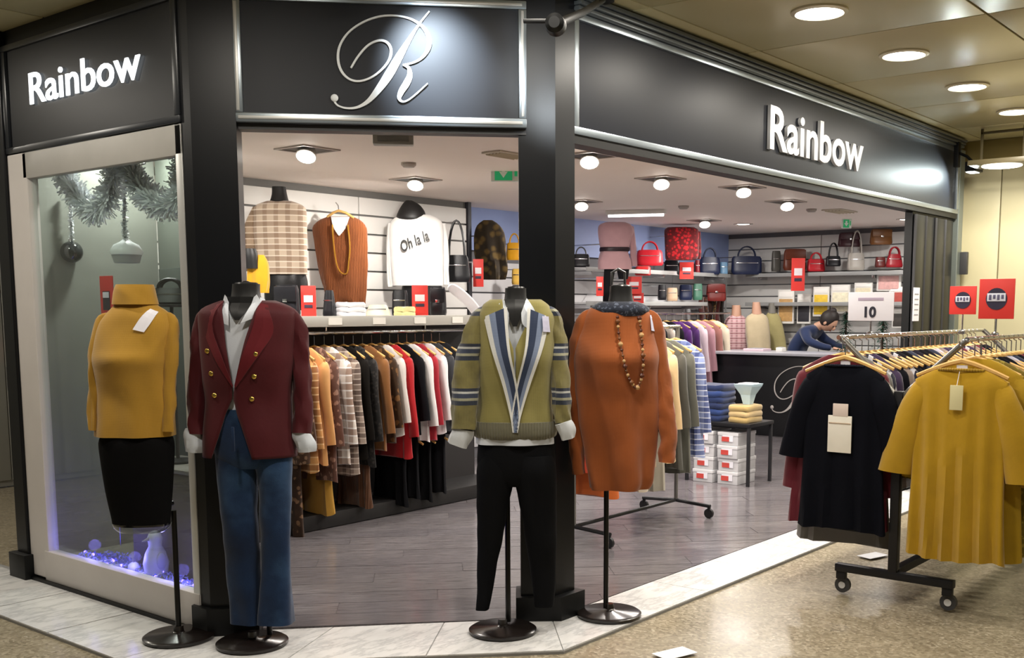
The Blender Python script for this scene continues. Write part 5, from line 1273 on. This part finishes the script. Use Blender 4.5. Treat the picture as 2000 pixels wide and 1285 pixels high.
# ---------------------------------------------------------------- back wall goods
GW = 'bags on the wall behind the counter'
XW = 12.15
for z_, lab in ((onx(1640, 533, XW).z, 'upper bag shelf on the wall behind the counter'), (onx(1600, 592, XW).z, 'lower shelf on the wall behind the counter')):
    r = thing('wall_shelf', lab, 'shelf', (XW + .08, 4.95, z_ - .04))
    MB().box((0, 0, .03), (.30, 3.3, .02), b=.003).build('board', plain('#a9aaab', .35), r)
    MB().box((-.15, 0, .03), (.008, 3.3, .045), b=.002).build('price_rail', plain('#8f908f', .4), r)
    for y in (-1.5, 0, 1.5): MB().box((0, y, 0), (.27, .015, .05), b=.003).build('bracket', CHROME, r)
for lab, u0, v0, u1, v1, m, kw in (
    ('dark grey tote at the left of the upper shelf behind the counter', 1502, 490, 1520, 530, cloth('#4c4a45', 'leather'), dict(handle=False)),
    ('fringed brown bag on the upper shelf behind the counter', 1524, 486, 1570, 528, cloth('#5c2a17', 'leather'), dict(flap=True, handle=False)),
    ('red shoulder bag right of the fringed brown bag', 1570, 506, 1606, 530, RBAG, dict()),
    ('black handbag with tall straps right of the red shoulder bag', 1606, 500, 1636, 520, BKB, dict(strap=True)),
    ('pale grey handbag with tall straps behind the counter', 1648, 494, 1682, 528, cloth('#a9a49c', 'leather'), dict(strap=True)),
    ('brown bag left of the round crimson bag', 1702, 502, 1722, 522, cloth('#5d2320', 'leather'), dict(handle=False)),
    ('round crimson bag on the upper shelf behind the counter', 1722, 496, 1756, 522, cloth('#8c1a24', 'leather'), dict(taper=.7)),
    ('dark bag at the right end of the upper shelf behind the counter', 1758, 500, 1782, 526, cloth('#241a1c', 'leather'), dict()),
    ('maroon satchel hanging high on the wall behind the counter', 1629, 454, 1674, 482, cloth('#34141c', 'leather'), dict(flap=True, handle=False)),
    ('tan satchel hanging high on the wall behind the counter', 1690, 447, 1734, 478, cloth('#6b4420', 'leather'), dict(flap=True, handle=False)),
    ('black bag hanging high at the right of the back wall', 1762, 462, 1784, 476, BKB, dict(strap=True))):
    bag('handbag', lab, u0, v0, u1, v1, DX((u0 + u1)/2, v1, XW), m, GW, wall=('x', XB) if v1 < 490 else None, **kw)
sale_card('orange red sale card hanging below the fringed brown bag', 1541, 504, 1567, 568, DX(1554, 540, 11.95), ('x', XB))
# framed display cards and boxes on the lower wall
k = 0
for lab, u0, v0, u1, v1, c in (
    ('white framed tan picture card on the wall behind the counter', 1518, 566, 1552, 632, '#c39a62'), ('white framed black stocking packet behind the counter', 1556, 574, 1584, 632, '#2c2c33'),
    ('bright yellow hosiery packet behind the person', 1587, 560, 1620, 618, '#e0bb2e'), ('pale cream packet above the tree', 1622, 556, 1660, 612, '#e6e0c4'),
    ('cream framed card on the wall right of the packets', 1668, 552, 1704, 590, '#ddd3b4'), ('pink and white card at the right of the back wall', 1712, 528, 1760, 568, '#d9a9a4'),
    ('red and grey packet low at the right of the back wall', 1736, 560, 1768, 600, '#a8483f'), ('dark packet below the red and grey one', 1742, 602, 1772, 640, '#3c3733')):
    D_ = DX((u0 + u1)/2, v1, 12.2); b = FW2*D_ + RT*lx((u0 + u1)/2, v1, D_); zb = lz(v1, D_); hg = lz(v0, D_) - zb; wd = (u1 - u0)*D_/FPX
    r = thing('display_card', lab, 'packet', (b.x, b.y, zb), -HP)
    MB().box((0, 0, hg/2), (wd, .03, hg), b=.004).build('frame', plain('#e2e0da', .5), r)
    MB().box((0, -.017, hg*.40), (wd*.84, .006, hg*.66), b=.002).build('picture', plain(c, .5, var=.4, scale=25), r)
    MB().box((0, -.017, hg*.86), (wd*.84, .006, hg*.16), b=.002).build('heading', plain('#f2f0ea', .5), r)
# figures with jackets between rail and counter
for lab, rows, neckr, m, u, y in (
    ('headless form in a cream jacket left of the counter end', [(612, 1468, 1490), (622, 1456, 1500), (650, 1456, 1504), (690, 1460, 1506)], [(590, 1470, 1484), (614, 1468, 1488)], cloth('#b8a98a'), 1480, 5.9),
    ('headless form in an olive coat behind the counter', [(610, 1500, 1516), (620, 1494, 1524), (650, 1492, 1532), (690, 1494, 1538)], [(592, 1502, 1514), (612, 1500, 1516)], cloth('#a89e6c'), 1515, 5.9),
    ('headless form in a pink checked blouse left of the counter', [(616, 1426, 1450), (626, 1416, 1460), (655, 1414, 1462), (694, 1416, 1462)], [(596, 1430, 1446), (618, 1428, 1448)], plaid('#c9a0a4', '#8a5c60', '#ecdcd8', 16), 1440, 6.2)):
    D_ = DX(u, 650, {1480: 11.75, 1515: 12.12, 1440: 11.75}[u]); rt, F_, X0, zb = form_item('torso_form', lab, 'mannequin', u, D_, [('jacket', rows, m, .6, 0, .01), ('neck', neckr, plain('#b88f78' if u < 1500 else '#77746c', .5), .9, 0, 0)])
    MB().cyl((0, 0, -zb + .012), (0, 0, .05), .012, 8).build('pole', DK, rt); MB().lathe([(.14, -zb + .006), (.14, -zb + .018), (.02, -zb + .03)], n=20).build('base', DK, rt)
# jumble of scarves on a standing rail
sr = thing('scarf_stand', 'tall stand hung with dark brown scarves by the back corner', 'rack', (11.7, 6.86, .004))
MB().cyl((0, 0, 0), (0, 0, 1.62), .015, 10).build('pole', DK, sr); MB().lathe([(.15, 0), (.15, .015), (.02, .03)], n=20).build('base', DK, sr)
MB().cyl((-.30, 0, 1.60), (.30, 0, 1.60), .010, 8).build('cross_bar', DK, sr)
for k, c in enumerate(('#4a1f1c', '#6b3a22', '#2c1c18', '#8d6a3c', '#54201e', '#3a2a1e')):
    p = onx(1426 + k*16, 590, 11.9)
    mb = MB(); R = []
    for i in range(8):
        f = i/7; R.append([Vector(((.045 + .012*math.sin(4*f + k))*math.cos(2*PI*j/12), .02*math.sin(2*PI*j/12) + .01*math.sin(6*f + k), -.34*f)) for j in range(12)])
    mb.rings(R); o = mb.build('hanging_scarf', spots(c, '#1a1210', 30) if k % 2 else cloth(c), None, True, (11.7 - .25 + k*.1, 6.86, 1.588)); tag(o, '%s scarf on the corner stand, %s from the left' % (('maroon', 'brown', 'near black', 'golden brown', 'dark red', 'umber')[k], ('first', 'second', 'third', 'fourth', 'fifth', 'sixth')[k]), 'scarf', 'scarves on the corner stand')

# small christmas trees by the counter
def conifer(label, u, v, x, hgt, rad):
    p = onx(u, v, x); r = thing('artificial_fir', label, 'tree', (p.x, p.y, .004))
    MB().cyl((0, 0, .0), (0, 0, p.z + hgt*.3), .02, 8, .008).build('trunk', plain('#3d2c20', .8), r); MB().lathe([(.16, 0), (.14, .22), (.15, .23), (.13, .24)], n=16).build('pot', plain('#3a3a3c', .6), r)
    mb = MB(); random.seed(int(u)); z0 = p.z - hgt*.7; z1 = p.z + hgt*.3
    for i in range(900):
        f = random.random()**.8; z = z0 + (z1 - z0)*f; a = random.random()*2*PI; rr_ = rad*(1 - f*.95)*(.35 + .65*random.random())
        c = Vector((rr_*math.cos(a), rr_*math.sin(a), z - rr_*.25)); d = Vector((math.cos(a + random.uniform(-.6, .6)), math.sin(a + random.uniform(-.6, .6)), random.uniform(-.5, .2)))*.06; s = Vector((-d.y, d.x, 0)).normalized()*.008
        mb.add([c - s, c + s, c + d], [(0, 1, 2)])
    o = mb.build('needles', plain('#2c5443', .7, var=.4, scale=30), r, False, fix=False); o['kind'] = 'stuff'
conifer('small artificial fir tree at the left of the price card', 1652, 650, 10.2, .70, .17)
conifer('second artificial fir tree near the black folded door', 1724, 655, 9.7, .6, .2)
# exit signs
def exit_sign(label, u0, v0, u1, v1, D_, s=1):
    X0 = lx((u0 + u1)/2, v1, D_); b = FW2*D_ + RT*X0; zb = lz(v1, D_); hg = lz(v0, D_) - zb; wd = (u1 - u0)*D_/FPX
    r = thing('exit_sign', label, 'sign', (b.x, b.y, zb), MROT)
    MB().box((0, 0, hg/2), (wd, .03, hg), b=.003).build('panel', plain('#dfe6e0', .5), r)
    MB().box((-wd*.06, -.017, hg/2), (wd*.62, .004, hg*.86), b=.001).build('green_field', emit('#1f8a55', .55), r)
    me = MB().add([(-.5, 0, .1), (0, 0, -.5), (.5, 0, .1), (.2, 0, .1), (.2, 0, .5), (-.2, 0, .5), (-.2, 0, .1)], [(0, 1, 2, 3, 4, 5, 6)]); me.v = [Vector((q.x*hg*.5 - wd*.06, -.021, q.z*hg*.6 + hg*.5)) for q in me.v]; me.build('arrow', plain('#e9f4ee', .5), r, False)
    MB().box((wd*.38, -.017, hg*.55), (wd*.10, .004, hg*.5), b=.001).build('figure_bar', emit('#1f8a55', .55), r)
    for x in (-wd*.4, wd*.4): MB().cyl((x, 0, hg), (x, 0, max(hg + .01, ZC - zb)), .003, 5).build('hanger_wire', CHROME, r)
exit_sign('green and white exit sign with down arrow hanging beside the pillar', 960, 321, 1014, 355, DY(985, 338, 5.05))
exit_sign('small green exit sign hanging above the counter', 1644, 428, 1662, 446, DX(1650, 437, 11.0))
for u, v, lab in ((798, 318, 'small smoke detector on the shop ceiling near the entrance'), (1335, 402, 'small smoke detector near the strip light'), (1585, 408, 'small smoke detector above the counter')):
    c = onz(u, v, ZC); r = thing('smoke_detector', lab, 'detector', (c.x, c.y, ZC))
    MB().lathe([(.05, 0), (.05, -.015), (.035, -.03), (.01, -.032)], n=18).build('housing', plain('#a59c94', .5), r); MB().lathe([(.04, -.016), (.042, -.02), (.04, -.024)], n=18).build('vent_ring', plain('#5d5852', .5), r)
for u, v, lab, s in ((990, 300, 'pale ceiling vent grille left of the pillar', .3), (1640, 411, 'pale ceiling vent grille above the counter', .4)):
    c = onz(u, v, ZC); r = thing('ceiling_vent', lab, 'vent', (c.x, c.y, ZC - .001))
    MB().box((0, 0, -.006), (s, s*.5, .01), b=.002).build('frame', plain('#c9bfae', .5), r)
    for k in range(5): MB().box((0, -s*.18 + k*s*.09, -.014), (s*.86, s*.03, .008), Matrix.Rotation(.5, 3, 'X')).build('slat', plain('#b5a891', .5), r, False)

# ================================================================== WINDOW DISPLAY
def tinsel(label, pts, x, rad=.075, n=2600, seed=1):
    P = [onx(u, v, x) for u, v in pts]; Q = cr([tuple(p) for p in P], 60); o0 = Vector(Q[0])
    mb = MB(); random.seed(seed)
    for i in range(n):
        f = random.random()*(len(Q) - 1); k = int(f); a, b = Vector(Q[k]), Vector(Q[min(k + 1, len(Q) - 1)]); c = a.lerp(b, f - k) - o0
        d = Vector((random.gauss(0, 1)*.6, random.gauss(0, 1), random.gauss(0, 1))).normalized(); l = rad*random.uniform(.5, 1.1); s = d.orthogonal().normalized()
        s.rotate(Matrix.Rotation(random.random()*6.28, 3, d)); s *= .004
        mb.add([c - s, c + s, c + d*l + s, c + d*l - s], [(0, 1, 2, 3)])
    r = thing('tinsel_garland', label, 'garland', o0)
    t = mb.build('tinsel_strands', plain('#eef1f4', .35, metal=.08), r, False, fix=False); t['kind'] = 'stuff'
    MB().tube([Vector(q) - o0 for q in Q], .008, 6).build('core_string', plain('#8d9094', .4, metal=.6), r)
tinsel('silver tinsel swag at the left of the shop window', [(118, 318), (130, 350), (160, 395), (185, 412), (210, 385), (225, 330), (232, 305)], 2.82, .08, 3400, 3)
tinsel('silver tinsel swag at the right of the shop window', [(240, 300), (258, 340), (285, 380), (315, 400), (345, 392), (358, 340), (366, 290)], 2.82, .08, 3400, 4)
tinsel('thin tinsel strand hanging over the white bell ornament', [(243, 320), (243, 380), (243, 440), (245, 465)], 2.90, .02, 500, 5)
tinsel('thin tinsel strand hanging over the black ball ornament', [(136, 380), (138, 420), (140, 470)], 2.95, .02, 400, 6)
c = onx(140, 492, 2.95); r = thing('ball_ornament', 'glossy black ball ornament hanging in the window', 'ornament', c)
MB().ball((0, 0, 0), .058, 24).build('ball', plain('#1a1d20', .12, spec=.7), r); MB().cyl((0, 0, .055), (0, 0, .075), .012, 10).build('cap', CHROME, r)
c = onx(247, 490, 2.92); r = thing('bell_ornament', 'white glittery bell ornament hanging in the window', 'ornament', (c.x, c.y, c.z))
MB().lathe([(.075, -.02), (.078, .0), (.06, .03), (.03, .045), (.012, .06), (.006, .075)], n=24).build('bell', plain('#e8ebee', .4), r); MB().lathe([(.06, -.06), (.072, -.02), (.06, -.018)], n=24).build('bell_skirt', plain('#a9abab', .5), r)
# plinth, stand, bag
c = onz(300, 1120, .1)
pq = thing('display_plinth', 'dark grey display plinth inside the shop window', 'plinth', (3.06, 4.85, .101))
MB().box((0, 0, .27), (.30, .62, .54), b=.005).build('plinth_body', plain('#45423d', .6), pq); MB().box((0, 0, .55), (.32, .64, .02), b=.004).build('plinth_top', plain('#6d6a66', .4), pq)
bs = thing('bag_stand', 'slim black stand on the plinth carrying a handbag', 'stand', (3.06, 4.95, .662))
MB().cyl((0, 0, 0), (0, 0, .80), .010, 8).build('pole', DK, bs); MB().lathe([(.1, 0), (.1, .01), (.015, .02)], n=20).build('base', DK, bs); MB().box((0, 0, .80), (.14, .2, .012), b=.003).build('rest', DK, bs)
p_ = onx(282, 560, 3.06); bag('handbag', 'black handbag with arched handle inside the shop window', 240, 524, 318, 556, DX(280, 556, 3.02), BL_, dep=.12, mh=NB).location = (3.06, 4.95, 1.4695)
rr_ = thing('sale_sign', 'red sale placard inside the shop window beside the mustard jumper', 'sign', onx(212, 635, 3.0), -HP)
MB().box((0, 0, .13), (.13, .006, .26), b=.002).build('card', RED, rr_); MB().box((0, -.005, .13), (.07, .003, .10), b=.002).build('badge', plain('#2b2530', .6), rr_); MB().box((0, -.007, .16), (.06, .003, .03), b=.001).build('badge_band', PAPER, rr_)
MB().cyl((0, .006, -1.2), (0, .006, .05), .004, 6).build('stem', CHROME, rr_)
# white bird figure and snow with a blue light string
c = onz(293, 1128, .12); c = onx(293, 1128, 2.86)
r = thing('bird_figure', 'white ceramic bird figure on the window display floor', 'figure', (2.84, 4.83, .13))
mb = MB().lathe([(.02, 0), (.055, .01), (.062, .06), (.05, .11), (.032, .145), (.034, .165), (.038, .185), (.028, .21), (.008, .222)], n=24); mb.build('bird_body', plain('#d6d8e6', .4), r)
MB().cyl((-.035, .0, .185), (-.07, .0, .178), .010, 8, .002).build('beak', plain('#9a9aa4', .4), r)
for s in (-1, 1): MB().ball((-.002, s*.055, .075), .045, 12, (.6, .25, 1)).build('wing', plain('#c6c8d8', .4), r)
r = thing('ball_ornament', 'white frosted ball beside the ceramic bird', 'ornament', (2.80, 4.97, .15)); MB().ball((0, 0, 0), .03, 16).build('ball', plain('#d9dbe6', .4), r); MB().cyl((0, 0, .028), (0, 0, .04), .006, 8).build('cap', CHROME, r)
mb = MB(); random.seed(5)
for i in range(2600):
    y = random.uniform(4.26, 5.52); x = random.uniform(2.72, 2.98 if y > 4.5 else 2.9); z = .10 + random.random()**2*.05*(1 - (x - 2.72)*2)
    s = random.uniform(.006, .016); d = [Vector((random.gauss(0, 1), random.gauss(0, 1), random.gauss(0, 1))).normalized()*s for _ in range(3)]; c = Vector((x, y, z + .01))
    mb.add([c + d[0], c + d[1], c + d[2]], [(0, 1, 2)])
o = mb.build('artificial_snow', plain('#8f94e0', .6, var=.3, scale=20), None, False, fix=False); tag(o, 'bluish artificial snow scattered along the window display floor', 'snow', kind='stuff')
ls = thing('light_string', 'string of blue fairy lights on the window display floor', 'light', (2.80, 4.3, .13))
P = [(.05*math.sin(k*1.7), k*.06, .012 + .01*math.sin(k)) for k in range(21)]
MB().tube(P, .003, 5).build('wire', plain('#e8e8f0', .5), ls)
for k, q in enumerate(P): MB().ball(q, .008, 8).build('bulb', emit('#4a3cff', 22.0), ls)
for k in (3, 10, 17): add_light('POINT', (2.80 + P[k][0], 4.3 + P[k][1], .22), 1.1, (.25, .2, 1), size=.03, parent=ls)
r = thing('fairy_light', 'violet fairy light cluster behind the plinth', 'light', onx(380, 1070, 2.95))
MB().ball((0, 0, 0), .03, 12, (1, 1.3, .7)).build('bulb', emit('#6a4cf0', 6.0), r); MB().cyl((0, 0, -.04), (0, 0, -.01), .008, 8).build('socket', WHITE, r)

for u, v, lab in ((78, 345, 'small bright lamp in the display ceiling at the left of the window'), (312, 294, 'small bright lamp in the display ceiling at the right of the window')):
    c = onz(u, v, ZC); c = Vector((min(max(c.x, 2.85), 3.2), min(max(c.y, 4.5), 5.5), ZC)); r = thing('display_spot', lab, 'light', c)
    MB().lathe([(.07, 0), (.07, -.008), (.055, -.012), (.05, -.004)], n=24).build('trim_ring', plain('#c9c5bf', .4), r)
    MB().lathe([(.05, -.003), (.045, -.006), (.01, -.007)], n=24).build('lamp_disc', emit('#fffaf2', 14.0), r)
    add_light('AREA', (c.x, c.y, ZC - .03), 9, (1, .96, .92), (c.x, c.y, 0), .1, parent=r)
